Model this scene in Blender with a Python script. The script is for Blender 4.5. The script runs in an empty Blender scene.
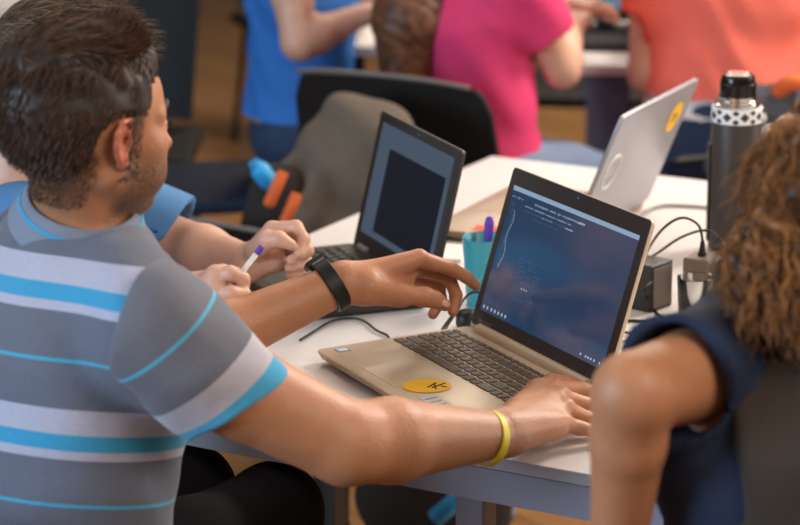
import bpy, bmesh, math, random
import numpy as np
from mathutils import Vector, Matrix
random.seed(7); rng = np.random.default_rng(7)
V = lambda *a: np.array(a, float)
SC = bpy.context.scene
COL = SC.collection

# ------------------------------------------------------------------ camera geometry
FPX, CAMZ, PITCH, ROLL = 2507.4, 1.8408, 1.3065, 0.0041
_c, _s = math.cos, math.sin
_RX = np.array([[1, 0, 0], [0, _c(PITCH), -_s(PITCH)], [0, _s(PITCH), _c(PITCH)]])
_RY = np.array([[_c(ROLL), 0, _s(ROLL)], [0, 1, 0], [-_s(ROLL), 0, _c(ROLL)]])
CR = _RY @ _RX
def ray(u, v):
    return CR @ V((u - 400) / FPX, -(v - 262.5) / FPX, -1)
def P(u, v, y):
    """point of the place seen at (u, v) that stands y metres in front of the camera"""
    d = ray(u, v); t = y / d[1]
    return V(0, 0, CAMZ) + d * t
def T(u, v, z=0.74):
    """point at height z (the table top by default)"""
    d = ray(u, v); t = (z - CAMZ) / d[2]
    return V(0, 0, CAMZ) + d * t
def unit(a):
    a = np.asarray(a, float); return a / (np.linalg.norm(a) + 1e-12)
def cross(a, b): return np.cross(a, b)

# ------------------------------------------------------------------ materials
def lin(h):
    h = h.lstrip('#'); o = []
    for i in (0, 2, 4):
        c = int(h[i:i + 2], 16) / 255
        o.append(c / 12.92 if c <= 0.04045 else ((c + 0.055) / 1.055) ** 2.4)
    return (*o, 1)
def mat(name, col, rough=0.5, metal=0.0, noise=0.0, nscale=30, bump=0.0, bscale=200, emit=None, estr=1.0, spec=0.5,
        sss=0.0, stretch=None, trans=0.0, ior=1.45, coat=0.0, sheen=0.0):
    m = bpy.data.materials.new(name); m.use_nodes = True
    nt = m.node_tree; b = nt.nodes['Principled BSDF']
    c = lin(col) if isinstance(col, str) else (*col, 1)
    b.inputs['Base Color'].default_value = c
    b.inputs['Roughness'].default_value = rough; b.inputs['Metallic'].default_value = metal
    b.inputs['Specular IOR Level'].default_value = spec; b.inputs['IOR'].default_value = ior
    b.inputs['Transmission Weight'].default_value = trans; b.inputs['Coat Weight'].default_value = coat
    b.inputs['Sheen Weight'].default_value = sheen
    if sss:
        b.inputs['Subsurface Weight'].default_value = sss
        b.inputs['Subsurface Radius'].default_value = (1, .3, .15); b.inputs['Subsurface Scale'].default_value = .012
    if emit:
        b.inputs['Emission Color'].default_value = lin(emit); b.inputs['Emission Strength'].default_value = estr
    if noise or bump:
        tc = nt.nodes.new('ShaderNodeTexCoord'); mp = nt.nodes.new('ShaderNodeMapping')
        nt.links.new(tc.outputs['Object'], mp.inputs['Vector'])
        if stretch: mp.inputs['Scale'].default_value = stretch
    if noise:
        n = nt.nodes.new('ShaderNodeTexNoise'); n.inputs['Scale'].default_value = nscale; n.inputs['Detail'].default_value = 5
        nt.links.new(mp.outputs[0], n.inputs['Vector'])
        mx = nt.nodes.new('ShaderNodeMix'); mx.data_type = 'RGBA'
        mx.inputs[6].default_value = tuple(max(0, x * (1 - noise)) for x in c[:3]) + (1,)
        mx.inputs[7].default_value = tuple(min(1, x * (1 + noise)) for x in c[:3]) + (1,)
        nt.links.new(n.outputs['Fac'], mx.inputs[0]); nt.links.new(mx.outputs[2], b.inputs['Base Color'])
    if bump:
        n2 = nt.nodes.new('ShaderNodeTexNoise'); n2.inputs['Scale'].default_value = bscale; n2.inputs['Detail'].default_value = 3
        nt.links.new(mp.outputs[0], n2.inputs['Vector'])
        bp = nt.nodes.new('ShaderNodeBump'); bp.inputs['Strength'].default_value = bump; bp.inputs['Distance'].default_value = .004
        nt.links.new(n2.outputs['Fac'], bp.inputs['Height']); nt.links.new(bp.outputs[0], b.inputs['Normal'])
    return m

def skin_mat(name, base, dark, red):
    """skin with blotchy variation; vertex attributes say where stubble and ruddy skin are"""
    m = bpy.data.materials.new(name); m.use_nodes = True; nt = m.node_tree; b = nt.nodes['Principled BSDF']
    L = nt.links.new; N = nt.nodes.new
    tc = N('ShaderNodeTexCoord'); n = N('ShaderNodeTexNoise'); n.inputs['Scale'].default_value = 28; n.inputs['Detail'].default_value = 6
    L(tc.outputs['Object'], n.inputs['Vector'])
    mx = N('ShaderNodeMix'); mx.data_type = 'RGBA'; c = lin(base)
    mx.inputs[6].default_value = tuple(x * .8 for x in c[:3]) + (1,); mx.inputs[7].default_value = tuple(min(1, x * 1.12) for x in c[:3]) + (1,)
    L(n.outputs['Fac'], mx.inputs[0])
    a2 = N('ShaderNodeAttribute'); a2.attribute_name = 'ruddy'
    m2 = N('ShaderNodeMix'); m2.data_type = 'RGBA'; m2.inputs[7].default_value = lin(red)
    L(a2.outputs['Fac'], m2.inputs[0]); L(mx.outputs[2], m2.inputs[6])
    a1 = N('ShaderNodeAttribute'); a1.attribute_name = 'stubble'
    sp = N('ShaderNodeTexNoise'); sp.inputs['Scale'].default_value = 420; sp.inputs['Detail'].default_value = 2
    L(tc.outputs['Object'], sp.inputs['Vector'])
    rm = N('ShaderNodeMapRange'); rm.inputs[1].default_value = .3; rm.inputs[2].default_value = .65; rm.inputs[3].default_value = .45; rm.inputs[4].default_value = 1
    L(sp.outputs['Fac'], rm.inputs[0])
    mu = N('ShaderNodeMath'); mu.operation = 'MULTIPLY'; L(a1.outputs['Fac'], mu.inputs[0]); L(rm.outputs[0], mu.inputs[1])
    m3 = N('ShaderNodeMix'); m3.data_type = 'RGBA'; m3.inputs[7].default_value = lin(dark)
    L(mu.outputs[0], m3.inputs[0]); L(m2.outputs[2], m3.inputs[6]); L(m3.outputs[2], b.inputs['Base Color'])
    b.inputs['Roughness'].default_value = .48
    b.inputs['Subsurface Weight'].default_value = .12; b.inputs['Subsurface Radius'].default_value = (1, .35, .2); b.inputs['Subsurface Scale'].default_value = .01
    n2 = N('ShaderNodeTexNoise'); n2.inputs['Scale'].default_value = 190; n2.inputs['Detail'].default_value = 6
    L(tc.outputs['Object'], n2.inputs['Vector'])
    bp = N('ShaderNodeBump'); bp.inputs['Strength'].default_value = .3; bp.inputs['Distance'].default_value = .0025
    L(n2.outputs['Fac'], bp.inputs['Height']); L(bp.outputs[0], b.inputs['Normal'])
    return m

def striped_mat(name, period, bands, rough=.85):
    """knitted cotton with stripes; 'stripe' holds the distance along the garment in metres. bands: (end, hex)"""
    m = bpy.data.materials.new(name); m.use_nodes = True; nt = m.node_tree; b = nt.nodes['Principled BSDF']
    L = nt.links.new; N = nt.nodes.new
    a = N('ShaderNodeAttribute'); a.attribute_name = 'stripe'
    dv = N('ShaderNodeMath'); dv.operation = 'DIVIDE'; dv.inputs[1].default_value = period; L(a.outputs['Fac'], dv.inputs[0])
    fr = N('ShaderNodeMath'); fr.operation = 'FRACT'; L(dv.outputs[0], fr.inputs[0])
    cr = N('ShaderNodeValToRGB'); cr.color_ramp.interpolation = 'CONSTANT'; el = cr.color_ramp.elements
    el[0].position = 0; el[0].color = lin(bands[0][1]); el[1].position = bands[0][0] / period; el[1].color = lin(bands[1][1])
    for i in range(2, len(bands)):
        e = el.new(bands[i - 1][0] / period); e.color = lin(bands[i][1])
    L(fr.outputs[0], cr.inputs[0])
    tc = N('ShaderNodeTexCoord'); n = N('ShaderNodeTexNoise'); n.inputs['Scale'].default_value = 350; n.inputs['Detail'].default_value = 3
    L(tc.outputs['Object'], n.inputs['Vector'])
    rm = N('ShaderNodeMapRange'); rm.inputs[3].default_value = .8; rm.inputs[4].default_value = 1.15; L(n.outputs['Fac'], rm.inputs[0])
    mx = N('ShaderNodeVectorMath'); mx.operation = 'SCALE'; L(cr.outputs[0], mx.inputs[0]); L(rm.outputs[0], mx.inputs['Scale'])
    L(mx.outputs[0], b.inputs['Base Color'])
    b.inputs['Roughness'].default_value = rough; b.inputs['Specular IOR Level'].default_value = .2; b.inputs['Sheen Weight'].default_value = .15
    n2 = N('ShaderNodeTexNoise'); n2.inputs['Scale'].default_value = 14; n2.inputs['Detail'].default_value = 3; L(tc.outputs['Object'], n2.inputs['Vector'])
    bp = N('ShaderNodeBump'); bp.inputs['Strength'].default_value = .35; bp.inputs['Distance'].default_value = .012
    L(n2.outputs['Fac'], bp.inputs['Height']); L(bp.outputs[0], b.inputs['Normal'])
    return m

def hair_mat(name, dark, light, rough=.42):
    m = bpy.data.materials.new(name); m.use_nodes = True; nt = m.node_tree; b = nt.nodes['Principled BSDF']
    L = nt.links.new; N = nt.nodes.new
    a = N('ShaderNodeAttribute'); a.attribute_name = 'shade'
    mx = N('ShaderNodeMix'); mx.data_type = 'RGBA'; mx.inputs[6].default_value = lin(dark); mx.inputs[7].default_value = lin(light)
    L(a.outputs['Fac'], mx.inputs[0]); L(mx.outputs[2], b.inputs['Base Color'])
    b.inputs['Roughness'].default_value = rough; b.inputs['Specular IOR Level'].default_value = .45
    return m

# ------------------------------------------------------------------ objects
def link(name, me, m=None, parent=None, smooth=True):
    o = bpy.data.objects.new(name, me); COL.objects.link(o)
    if m is not None and not me.materials: me.materials.append(m)
    if parent is not None: o.parent = parent
    if smooth and len(me.polygons): me.polygons.foreach_set('use_smooth', [True] * len(me.polygons))
    return o
def tag(o, label, cat, group=None):
    o['label'] = label; o['category'] = cat
    if group: o['group'] = group
    return o
def thing(name, label, cat, loc=(0, 0, 0), rz=0, group=None):
    o = bpy.data.objects.new(name, None); COL.objects.link(o); o.empty_display_size = .05
    o.location = tuple(loc); o.rotation_euler = (0, 0, rz); return tag(o, label, cat, group)
def struct(o):
    o['kind'] = 'structure'; return o
def bm_obj(name, bm, m, parent=None, smooth=False, auto=None):
    me = bpy.data.meshes.new(name); bm.normal_update(); bm.to_mesh(me); bm.free()
    o = link(name, me, m, parent, smooth)
    if auto is not None:
        me.polygons.foreach_set('use_smooth', [True] * len(me.polygons))
        me.set_sharp_from_angle(angle=math.radians(auto))
    return o
def np_mesh(name, verts, faces, m=None, parent=None, attrs=None, smooth=True):
    verts = np.asarray(verts, np.float32); faces = np.asarray(faces, np.int32)
    me = bpy.data.meshes.new(name)
    me.vertices.add(len(verts)); me.vertices.foreach_set('co', verts.ravel())
    k = faces.shape[1]; me.loops.add(faces.size); me.loops.foreach_set('vertex_index', faces.ravel())
    me.polygons.add(len(faces)); me.polygons.foreach_set('loop_start', np.arange(0, faces.size, k, dtype=np.int32))
    me.polygons.foreach_set('loop_total', np.full(len(faces), k, np.int32))
    me.update(calc_edges=True)
    for n, a in (attrs or {}).items():
        at = me.attributes.new(n, 'FLOAT', 'POINT'); at.data.foreach_set('value', np.asarray(a, np.float32))
    me.validate()
    return link(name, me, m, parent, smooth)

def add_box(bm, c, size, M=None, bevel=0, seg=2, mi=0):
    """box of the given size centred at c in the local frame M (4x4)"""
    r = bmesh.ops.create_cube(bm, size=1)
    bmesh.ops.scale(bm, vec=size, verts=r['verts'])
    if bevel:
        es = list({e for v in r['verts'] for e in v.link_edges})
        g = bmesh.ops.bevel(bm, geom=es, offset=bevel, segments=seg, profile=.6, affect='EDGES')
        vs = list({v for f in g['faces'] for v in f.verts} | {v for v in r['verts'] if v.is_valid})
    else: vs = r['verts']
    bmesh.ops.translate(bm, vec=c, verts=vs)
    if M is not None: bmesh.ops.transform(bm, matrix=M, verts=vs)
    return vs
def add_cyl(bm, a, b, r0, r1=None, seg=20, caps=True):
    a, b = Vector(a), Vector(b); r1 = r0 if r1 is None else r1
    d = b - a
    M = Matrix.Translation((a + b) / 2) @ d.to_track_quat('Z', 'Y').to_matrix().to_4x4()
    return bmesh.ops.create_cone(bm, cap_ends=caps, segments=seg, radius1=r0, radius2=r1, depth=d.length, matrix=M)['verts']
def add_lathe(bm, prof, seg=40, M=None):
    rings = []
    for (r, z) in prof:
        if r < 1e-6: rings.append([bm.verts.new((0, 0, z))]); continue
        rings.append([bm.verts.new((r * _c(2 * math.pi * i / seg), r * _s(2 * math.pi * i / seg), z)) for i in range(seg)])
    for A, B in zip(rings, rings[1:]):
        for i in range(seg):
            j = (i + 1) % seg
            if len(A) == 1: bm.faces.new((A[0], B[j], B[i])[::-1])
            elif len(B) == 1: bm.faces.new((A[i], A[j], B[0]))
            else: bm.faces.new((A[i], A[j], B[j], B[i]))
    if M is not None: bmesh.ops.transform(bm, matrix=M, verts=[v for R in rings for v in R])
def smooth_path(pts, n=8):
    pts = [np.asarray(p, float) for p in pts]; out = []
    for i in range(len(pts) - 1):
        p0 = pts[max(i - 1, 0)]; p1 = pts[i]; p2 = pts[i + 1]; p3 = pts[min(i + 2, len(pts) - 1)]
        for t in np.linspace(0, 1, n, endpoint=False):
            out.append(.5 * ((2 * p1) + (p2 - p0) * t + (2 * p0 - 5 * p1 + 4 * p2 - p3) * t * t + (3 * p1 - p0 - 3 * p2 + p3) * t ** 3))
    out.append(pts[-1]); return out
def tube(pts, r, seg=8, closed=False):
    """verts, quads of a tube along pts; r a number or a list"""
    pts = [np.asarray(p, float) for p in pts]; n = len(pts); r = [r] * n if np.isscalar(r) else r
    vs, fs = [], []; up = None
    for i, p in enumerate(pts):
        if closed: t = unit(pts[(i + 1) % n] - pts[i - 1])
        else: t = unit(pts[min(i + 1, n - 1)] - pts[max(i - 1, 0)])
        if up is None: up = unit(cross(t, V(.3, .2, 1) if abs(t[2]) < .9 else V(1, .1, 0)))
        up = unit(up - t * (up @ t)); w = cross(t, up)
        for k in range(seg):
            a = 2 * math.pi * k / seg; vs.append(p + r[i] * (_c(a) * up + _s(a) * w))
    m = n if closed else n - 1
    for i in range(m):
        for k in range(seg):
            a, b = i * seg + k, i * seg + (k + 1) % seg; j = ((i + 1) % n) * seg
            fs.append((a, b, j + (k + 1) % seg, j + k))
    if not closed:
        for e, s in ((0, 1), (n - 1, -1)):
            c = len(vs); vs.append(pts[e])
            for k in range(seg):
                a, b = e * seg + k, e * seg + (k + 1) % seg
                fs.append((b, a, c, c) if s == 1 else (a, b, c, c))
    return vs, fs
def tube_obj(name, pts, r, m, parent=None, seg=8, closed=False, smooth_n=8):
    if smooth_n: 
        pts = smooth_path(pts, smooth_n)
    vs, fs = tube(pts, r, seg, closed)
    me = bpy.data.meshes.new(name); me.from_pydata([tuple(map(float, v)) for v in vs], [], [tuple(dict.fromkeys(f)) for f in fs]); me.update()
    return link(name, me, m, parent)
def frame4(o, x, y, z):
    return Matrix(((x[0], y[0], z[0], o[0]), (x[1], y[1], z[1], o[1]), (x[2], y[2], z[2], o[2]), (0, 0, 0, 1)))

# ------------------------------------------------------------------ smooth bodies from blended limbs
def smin(a, b, k):
    if k <= 0: return np.minimum(a, b)
    h = np.clip(.5 + .5 * (b - a) / k, 0, 1); return b + (a - b) * h - k * h * (1 - h)
class Body:
    def __init__(s): s.p = []; s.off = 0.0
    def _a(s, f, c, R, k, op): s.p.append((f, np.asarray(c, float), R, k, op)); return s
    def cone(s, a, b, ra, rb, k=.012, op='add'):
        a = np.asarray(a, float); b = np.asarray(b, float); ba = b - a; L2 = ba @ ba + 1e-12
        def f(p):
            t = np.clip((p - a) @ ba / L2, 0, 1); return np.linalg.norm(p - a - t[:, None] * ba, axis=1) - (ra + (rb - ra) * t)
        return s._a(f, (a + b) / 2, math.sqrt(L2) / 2 + max(ra, rb), k, op)
    def chain(s, pts, rs, k=.012):
        for i in range(len(pts) - 1): s.cone(pts[i], pts[i + 1], rs[i], rs[i + 1], k)
        return s
    def econe(s, a, b, side, wa, wb, k=.02, op='add'):
        """limb with an elliptic section: wa, wb = (half width along side, half depth)"""
        a = np.asarray(a, float); b = np.asarray(b, float); L = np.linalg.norm(b - a); ax = (b - a) / L
        sd = unit(np.asarray(side, float) - ax * (np.asarray(side, float) @ ax)); fr = cross(ax, sd)
        wa = np.array(wa); wb = np.array(wb)
        def f(p):
            q = p - a; z = q @ ax; t = np.clip(z / L, 0, 1); e = z - t * L
            w = wa[0] + (wb[0] - wa[0]) * t; d = wa[1] + (wb[1] - wa[1]) * t; m = np.minimum(w, d)
            x = q @ sd; y = q @ fr
            k0 = np.sqrt((x / w) ** 2 + (y / d) ** 2 + (e / m) ** 2); k1 = np.sqrt((x / w ** 2) ** 2 + (y / d ** 2) ** 2 + (e / m ** 2) ** 2) + 1e-9
            return np.where(k0 < 1e-4, -m, k0 * (k0 - 1) / k1)
        return s._a(f, (a + b) / 2, L / 2 + max(*wa, *wb), k, op)
    def ell(s, c, r, A=None, k=.012, op='add'):
        c = np.asarray(c, float); r = np.array(r, float); A = np.eye(3) if A is None else np.asarray(A)
        def f(p):
            q = (p - c) @ A.T; k0 = np.linalg.norm(q / r, axis=1); k1 = np.linalg.norm(q / r ** 2, axis=1) + 1e-9
            return np.where(k0 < 1e-4, -r.min(), k0 * (k0 - 1) / k1)
        return s._a(f, c, r.max(), k, op)
    def plane(s, o, n, k=0.0):
        """keep only the side the normal points away from"""
        o = np.asarray(o, float); n = unit(n); return s._a(lambda p: (p - o) @ n, o, 1e9, k, 'int')
    def fn(s, f, k=0.0, op='int', c=(0, 0, 0), R=1e9): return s._a(f, c, R, k, op)
    def grow(s, o): return s._a(None, (0, 0, 0), o, 0, 'grow')
    def merge(s, other): s.p += other.p; return s
    def ev(s, p):
        d = np.full(len(p), .5)
        for f, c, R, k, op in s.p:
            if op == 'grow': d = d - R; continue
            if R > 1e8: idx = slice(None); q = p
            else:
                m = R + .07 + k; idx = np.nonzero(((p - c) ** 2).sum(1) < m * m)[0]
                if not len(idx): continue
                q = p[idx]
            v = f(q)
            if op == 'add': d[idx] = smin(d[idx], v, k)
            elif op == 'sub': d[idx] = -smin(-d[idx], v, k)
            else: d[idx] = -smin(-d[idx], -v, k)
        return d
    def box(s):
        lo = np.min([c - R for f, c, R, k, op in s.p if R < 1e8 and op == 'add'], 0); hi = np.max([c + R for f, c, R, k, op in s.p if R < 1e8 and op == 'add'], 0)
        g = sum(R for f, c, R, k, op in s.p if op == 'grow'); return lo - .01 - g, hi + .01 + g
    def surface(s, h, lo=None, hi=None):
        a, b = s.box(); lo = a if lo is None else np.maximum(a, lo); hi = b if hi is None else np.minimum(b, hi)
        B = 4; nb = np.ceil((hi - lo) / (B * h)).astype(int) + 1
        g = np.stack(np.meshgrid(*[np.arange(n) for n in nb], indexing='ij'), -1).reshape(-1, 3)
        cd = s.ev(lo + (g + .5) * B * h - .5 * h).reshape(nb)
        act = np.abs(cd) < B * h * 1.7
        D = np.where(cd < 0, -1, 1).astype(np.float32).repeat(B, 0).repeat(B, 1).repeat(B, 2)
        bi = np.argwhere(act); o = np.stack(np.meshgrid(*[np.arange(B)] * 3, indexing='ij'), -1).reshape(-1, 3)
        for i in range(0, len(bi), 6000):
            ii = (bi[i:i + 6000, None, :] * B + o[None]).reshape(-1, 3)
            D[ii[:, 0], ii[:, 1], ii[:, 2]] = s.ev(lo + ii * h)
        S = D < 0
        cnt = np.zeros(np.array(S.shape) - 1, np.uint8)
        for dx in (0, 1):
            for dy in (0, 1):
                for dz in (0, 1): cnt += S[dx:S.shape[0] - 1 + dx, dy:S.shape[1] - 1 + dy, dz:S.shape[2] - 1 + dz]
        cells = np.argwhere((cnt > 0) & (cnt < 8)); idm = np.full(cnt.shape, -1, np.int32); idm[tuple(cells.T)] = np.arange(len(cells))
        acc = np.zeros((len(cells), 3)); num = np.zeros(len(cells)); cs = [(x, y, z) for x in (0, 1) for y in (0, 1) for z in (0, 1)]
        val = {q: D[tuple((cells + q).T)] for q in cs}
        for q in cs:
            for ax in range(3):
                if q[ax]: continue
                r = list(q); r[ax] = 1; r = tuple(r); va, vb = val[q], val[r]; m = (va < 0) != (vb < 0)
                t = np.where(m, va / np.where(m, va - vb, 1), 0); e = np.tile(np.array(q, float), (len(cells), 1)); e[:, ax] = t
                acc[m] += e[m]; num[m] += 1
        pts = lo + (cells + acc / num[:, None]) * h
        F = []
        for ax in range(3):
            sl = [slice(1, -1)] * 3; sl[ax] = slice(0, -1); s2 = list(sl); s2[ax] = slice(1, None)
            A = S[tuple(sl)]; Bq = S[tuple(s2)]; e = np.argwhere(A != Bq); of = np.array([1, 1, 1]); of[ax] = 0; e = e + of
            if not len(e): continue
            u, w = (ax + 1) % 3, (ax + 2) % 3; du = np.zeros(3, int); du[u] = 1; dw = np.zeros(3, int); dw[w] = 1
            q = np.stack([idm[tuple((e - du - dw).T)], idm[tuple((e - dw).T)], idm[tuple(e.T)], idm[tuple((e - du).T)]], 1)
            ins = S[tuple(e.T)]; q[~ins] = q[~ins][:, ::-1]; F.append(q)
        F = np.concatenate(F)
        for _ in range(2):
            d0 = s.ev(pts); e = h * .4; gr = np.stack([(s.ev(pts + V(*x) * e) - d0) / e for x in np.eye(3)], 1)
            n2 = (gr ** 2).sum(1); st = d0[:, None] * gr / np.maximum(n2, .2)[:, None]
            ln = np.linalg.norm(st, axis=1); st *= np.minimum(1, h * .7 / np.maximum(ln, 1e-9))[:, None]; pts = pts - st
        used = np.unique(F); mp = np.full(len(pts), -1, np.int32); mp[used] = np.arange(len(used))
        return pts[used], mp[F]

class Frame:
    """a local frame: forward, right, up"""
    def __init__(s, o, f, u):
        s.o = np.asarray(o, float); s.f = unit(f); s.u = unit(np.asarray(u, float) - s.f * (np.asarray(u, float) @ s.f)); s.r = cross(s.f, s.u)
        s.A = np.array([s.f, s.r, s.u])
    def W(s, f, r, u): return s.o + f * s.f + r * s.r + u * s.u
    def loc(s, p): return (p - s.o) @ s.A.T

def head_prims(b, H, neck, sc=1.0, ears=True, face=True, neck_r=.056):
    W = lambda f, r, u: H.W(f * sc, r * sc, u * sc); A = H.A; R = lambda *x: tuple(v * sc for v in x)
    b.ell(W(-.018, 0, .043), R(.1, .077, .082), A, .01)
    b.ell(W(.033, 0, .043), R(.06, .064, .06), A, .02)
    b.ell(W(.04, 0, -.02), R(.056, .058, .075), A, .02)
    b.econe(neck, W(-.018, 0, -.02), H.r, (neck_r * 1.08, neck_r * 1.02), (neck_r * .98, neck_r), .03)
    if face:
        for s in (-1, 1):
            b.cone(W(-.002, s * .052, -.038), W(.068, s * .016, -.08), .019 * sc, .017 * sc, .022)
            b.ell(W(.06, s * .036, -.042), R(.03, .026, .032), A, .02)
            b.ell(W(.058, s * .043, -.004), R(.026, .022, .02), A, .02)
            b.cone(W(.088, s * .012, .034), W(.066, s * .052, .03), .009 * sc, .008 * sc, .014)
            b.ell(W(.099, s * .032, .013), R(.012, .015, .011), A, .01, 'sub')
            b.ell(W(.079, s * .032, .012), R(.0135, .0135, .0125), A, .003)
            b.ell(W(.1, s * .012, -.024), R(.011, .008, .008), A, .006)
        b.ell(W(.074, 0, -.082), R(.022, .024, .018), A, .018)
        b.chain([W(.09, 0, .025), W(.104, 0, .0), W(.1165, 0, -.016)], [.008 * sc, .009 * sc, .0105 * sc], .01)
        b.ell(W(.0935, 0, -.046), R(.0115, .022, .0055), A, .009)
        b.ell(W(.0905, 0, -.0575), R(.0115, .02, .006), A, .009)
    if ears:
        for s in (-1, 1):
            c = lambda f, r, u: W(f * .86 - .004, s * (.073 + r * .95), u * .86 + .002)
            pts = [c(.012, -.002, .004), c(.013, .004, .022), c(.004, .011, .034), c(-.012, .016, .033), c(-.021, .018, .018), c(-.02, .016, .0), c(-.012, .011, -.018), c(-.002, .006, -.029)]
            b.ell(c(-.004, .006, .004), R(.014, .0055, .024), A, .005)
            b.chain(pts, [.0032 * sc] * 8, .003)
            b.ell(c(.002, .005, -.026), R(.008, .005, .01), A, .006)
            b.ell(c(.0, .014, .002), R(.0085, .008, .014), A, .003, 'sub')
            b.cone(c(.011, .002, -.008), c(.013, .002, .002), .0045 * sc, .004 * sc, .004)
    return b

def torso_prims(b, pel, nb, R, w=1.0, k=.035):
    pel = np.asarray(pel, float); nb = np.asarray(nb, float); at = lambda t: pel + (nb - pel) * t
    b.econe(at(0), at(.35), R, (.17 * w, .125 * w), (.148 * w, .108 * w), k)
    b.econe(at(.35), at(.72), R, (.148 * w, .108 * w), (.172 * w, .122 * w), k)
    b.econe(at(.72), at(.92), R, (.172 * w, .122 * w), (.12 * w, .08 * w), k)
    return b
def arm_prims(b, sh, el, wr, r=(.058, .05, .044, .046, .029), k=.02, side=None, flat=1.25):
    sh, el, wr = map(np.asarray, (sh, el, wr)); m = el + (wr - el) * .28
    b.chain([sh, sh + (el - sh) * .45, el], [r[0], r[1], r[2]], k)
    b.cone(el, m, r[2], r[3], k)
    if side is None: b.cone(m, wr, r[3], r[4], k)
    else: b.econe(m, wr, side, (r[3], r[3]), (r[4] * flat, r[4]), k)
    return b
def strands(name, roots, nrm, flow, length, rad, m, parent=None, seg=6, curl=0.0, cfreq=2.0, lift=.15, spread=.35, clump=None):
    """locks of hair as thin tapered three-sided tubes that start on a scalp mesh"""
    n = len(roots); p = roots.copy(); out = [p.copy()]
    L = length if np.ndim(length) else np.full(n, length); jit = rng.normal(0, spread, (n, 3)); ph = rng.uniform(0, 6.28, n)
    d0 = None
    for i in range(seg):
        t = (i + 1) / seg
        d = flow(p, nrm) + jit * .5 + nrm * lift * (1 - t * .7)
        d -= nrm * np.minimum(0, (d * nrm).sum(1))[:, None] * .8
        d /= np.linalg.norm(d, axis=1)[:, None] + 1e-9
        if curl:
            a = np.cross(d, nrm); a /= np.linalg.norm(a, axis=1)[:, None] + 1e-9
            d = d + curl * (np.cos(ph + t * cfreq * 6.28)[:, None] * a + np.sin(ph + t * cfreq * 6.28)[:, None] * nrm); d /= np.linalg.norm(d, axis=1)[:, None]
        p = p + d * (L / seg)[:, None]; out.append(p.copy())
    C = np.stack(out, 1); vs = np.empty((n, seg + 1, 3, 3))
    for i in range(seg + 1):
        t = C[:, min(i + 1, seg)] - C[:, max(i - 1, 0)]; t /= np.linalg.norm(t, axis=1)[:, None] + 1e-9
        a = np.cross(t, nrm); a /= np.linalg.norm(a, axis=1)[:, None] + 1e-9; b = np.cross(t, a); rr = rad * (1 - .75 * (i / seg) ** 2)
        for k in range(3):
            g = 2 * math.pi * k / 3; vs[:, i, k] = C[:, i] + rr * (math.cos(g) * a + math.sin(g) * b)
    base = (np.arange(n) * (seg + 1) * 3)[:, None, None]; f = []
    for i in range(seg):
        for k in range(3):
            f.append([i * 3 + k, i * 3 + (k + 1) % 3, (i + 1) * 3 + (k + 1) % 3, (i + 1) * 3 + k])
    F = (base + np.array(f)[None]).reshape(-1, 4)
    sh = np.repeat(np.clip(rng.normal(.4, .28, n), 0, 1), (seg + 1) * 3)
    return np_mesh(name, vs.reshape(-1, 3), F, m, parent, {'shade': sh})
def normals_of(v, f):
    n = np.zeros_like(v); a = np.cross(v[f[:, 2]] - v[f[:, 0]], v[f[:, 3]] - v[f[:, 1]])
    for k in range(4): np.add.at(n, f[:, k], a)
    return n / (np.linalg.norm(n, axis=1)[:, None] + 1e-12)
def sdf_obj(name, b, h, m, parent=None, attrs=None, lo=None, hi=None):
    v, f = b.surface(h, lo, hi)
    at = {k: fn(v) for k, fn in (attrs or {}).items()}
    return np_mesh(name, v, f, m, parent, at), v, f
# ------------------------------------------------------------------ the room
M = {}
def wood_floor():
    m = bpy.data.materials.new('floor_boards'); m.use_nodes = True; nt = m.node_tree; b = nt.nodes['Principled BSDF']; L = nt.links.new; N = nt.nodes.new
    tc = N('ShaderNodeTexCoord'); mp = N('ShaderNodeMapping'); L(tc.outputs['Object'], mp.inputs['Vector']); mp.inputs['Rotation'].default_value = (0, 0, 1.0)
    br = N('ShaderNodeTexBrick'); br.inputs['Scale'].default_value = 1; br.inputs['Brick Width'].default_value = 1.4; br.inputs['Row Height'].default_value = .14
    br.inputs['Mortar Size'].default_value = .002; br.inputs['Color1'].default_value = lin('#b98a55'); br.inputs['Color2'].default_value = lin('#a47546'); br.inputs['Mortar'].default_value = lin('#4a3018')
    L(mp.outputs[0], br.inputs['Vector'])
    n = N('ShaderNodeTexNoise'); n.inputs['Scale'].default_value = 3; n.inputs['Detail'].default_value = 6; m2 = N('ShaderNodeMapping'); m2.inputs['Scale'].default_value = (1, 9, 1); m2.inputs['Rotation'].default_value = (0, 0, 1.0)
    L(tc.outputs['Object'], m2.inputs['Vector']); L(m2.outputs[0], n.inputs['Vector'])
    mx = N('ShaderNodeMix'); mx.data_type = 'RGBA'; mx.blend_type = 'MULTIPLY'; mx.inputs[0].default_value = .5
    L(br.outputs['Color'], mx.inputs[6]); L(n.outputs['Color'], mx.inputs[7]); L(mx.outputs[2], b.inputs['Base Color']); b.inputs['Roughness'].default_value = .35
    return m
def slab(name, c, size, m):
    bm = bmesh.new(); add_box(bm, c, size); return struct(bm_obj(name, bm, m))
M['floor'] = wood_floor()
M['wall'] = mat('wall_paint', '#8a7f76', .9, noise=.06, nscale=2)
M['ceil'] = mat('ceiling_paint', '#c9c4bd', .9)
M['skirt'] = mat('skirting_paint', '#55504c', .6)
X0, X1, Y0, Y1, ZC = -5.5, 5.5, -2.5, 12.5, 3.3
slab('floor', ((X0 + X1) / 2, (Y0 + Y1) / 2, -.05), (X1 - X0 + .4, Y1 - Y0 + .4, .1), M['floor'])
slab('ceiling', ((X0 + X1) / 2, (Y0 + Y1) / 2, ZC + .05), (X1 - X0 + .4, Y1 - Y0 + .4, .1), M['ceil'])
slab('wall_left', (X0 - .1, (Y0 + Y1) / 2, ZC / 2), (.2, Y1 - Y0 + .4, ZC), M['wall'])
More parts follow.
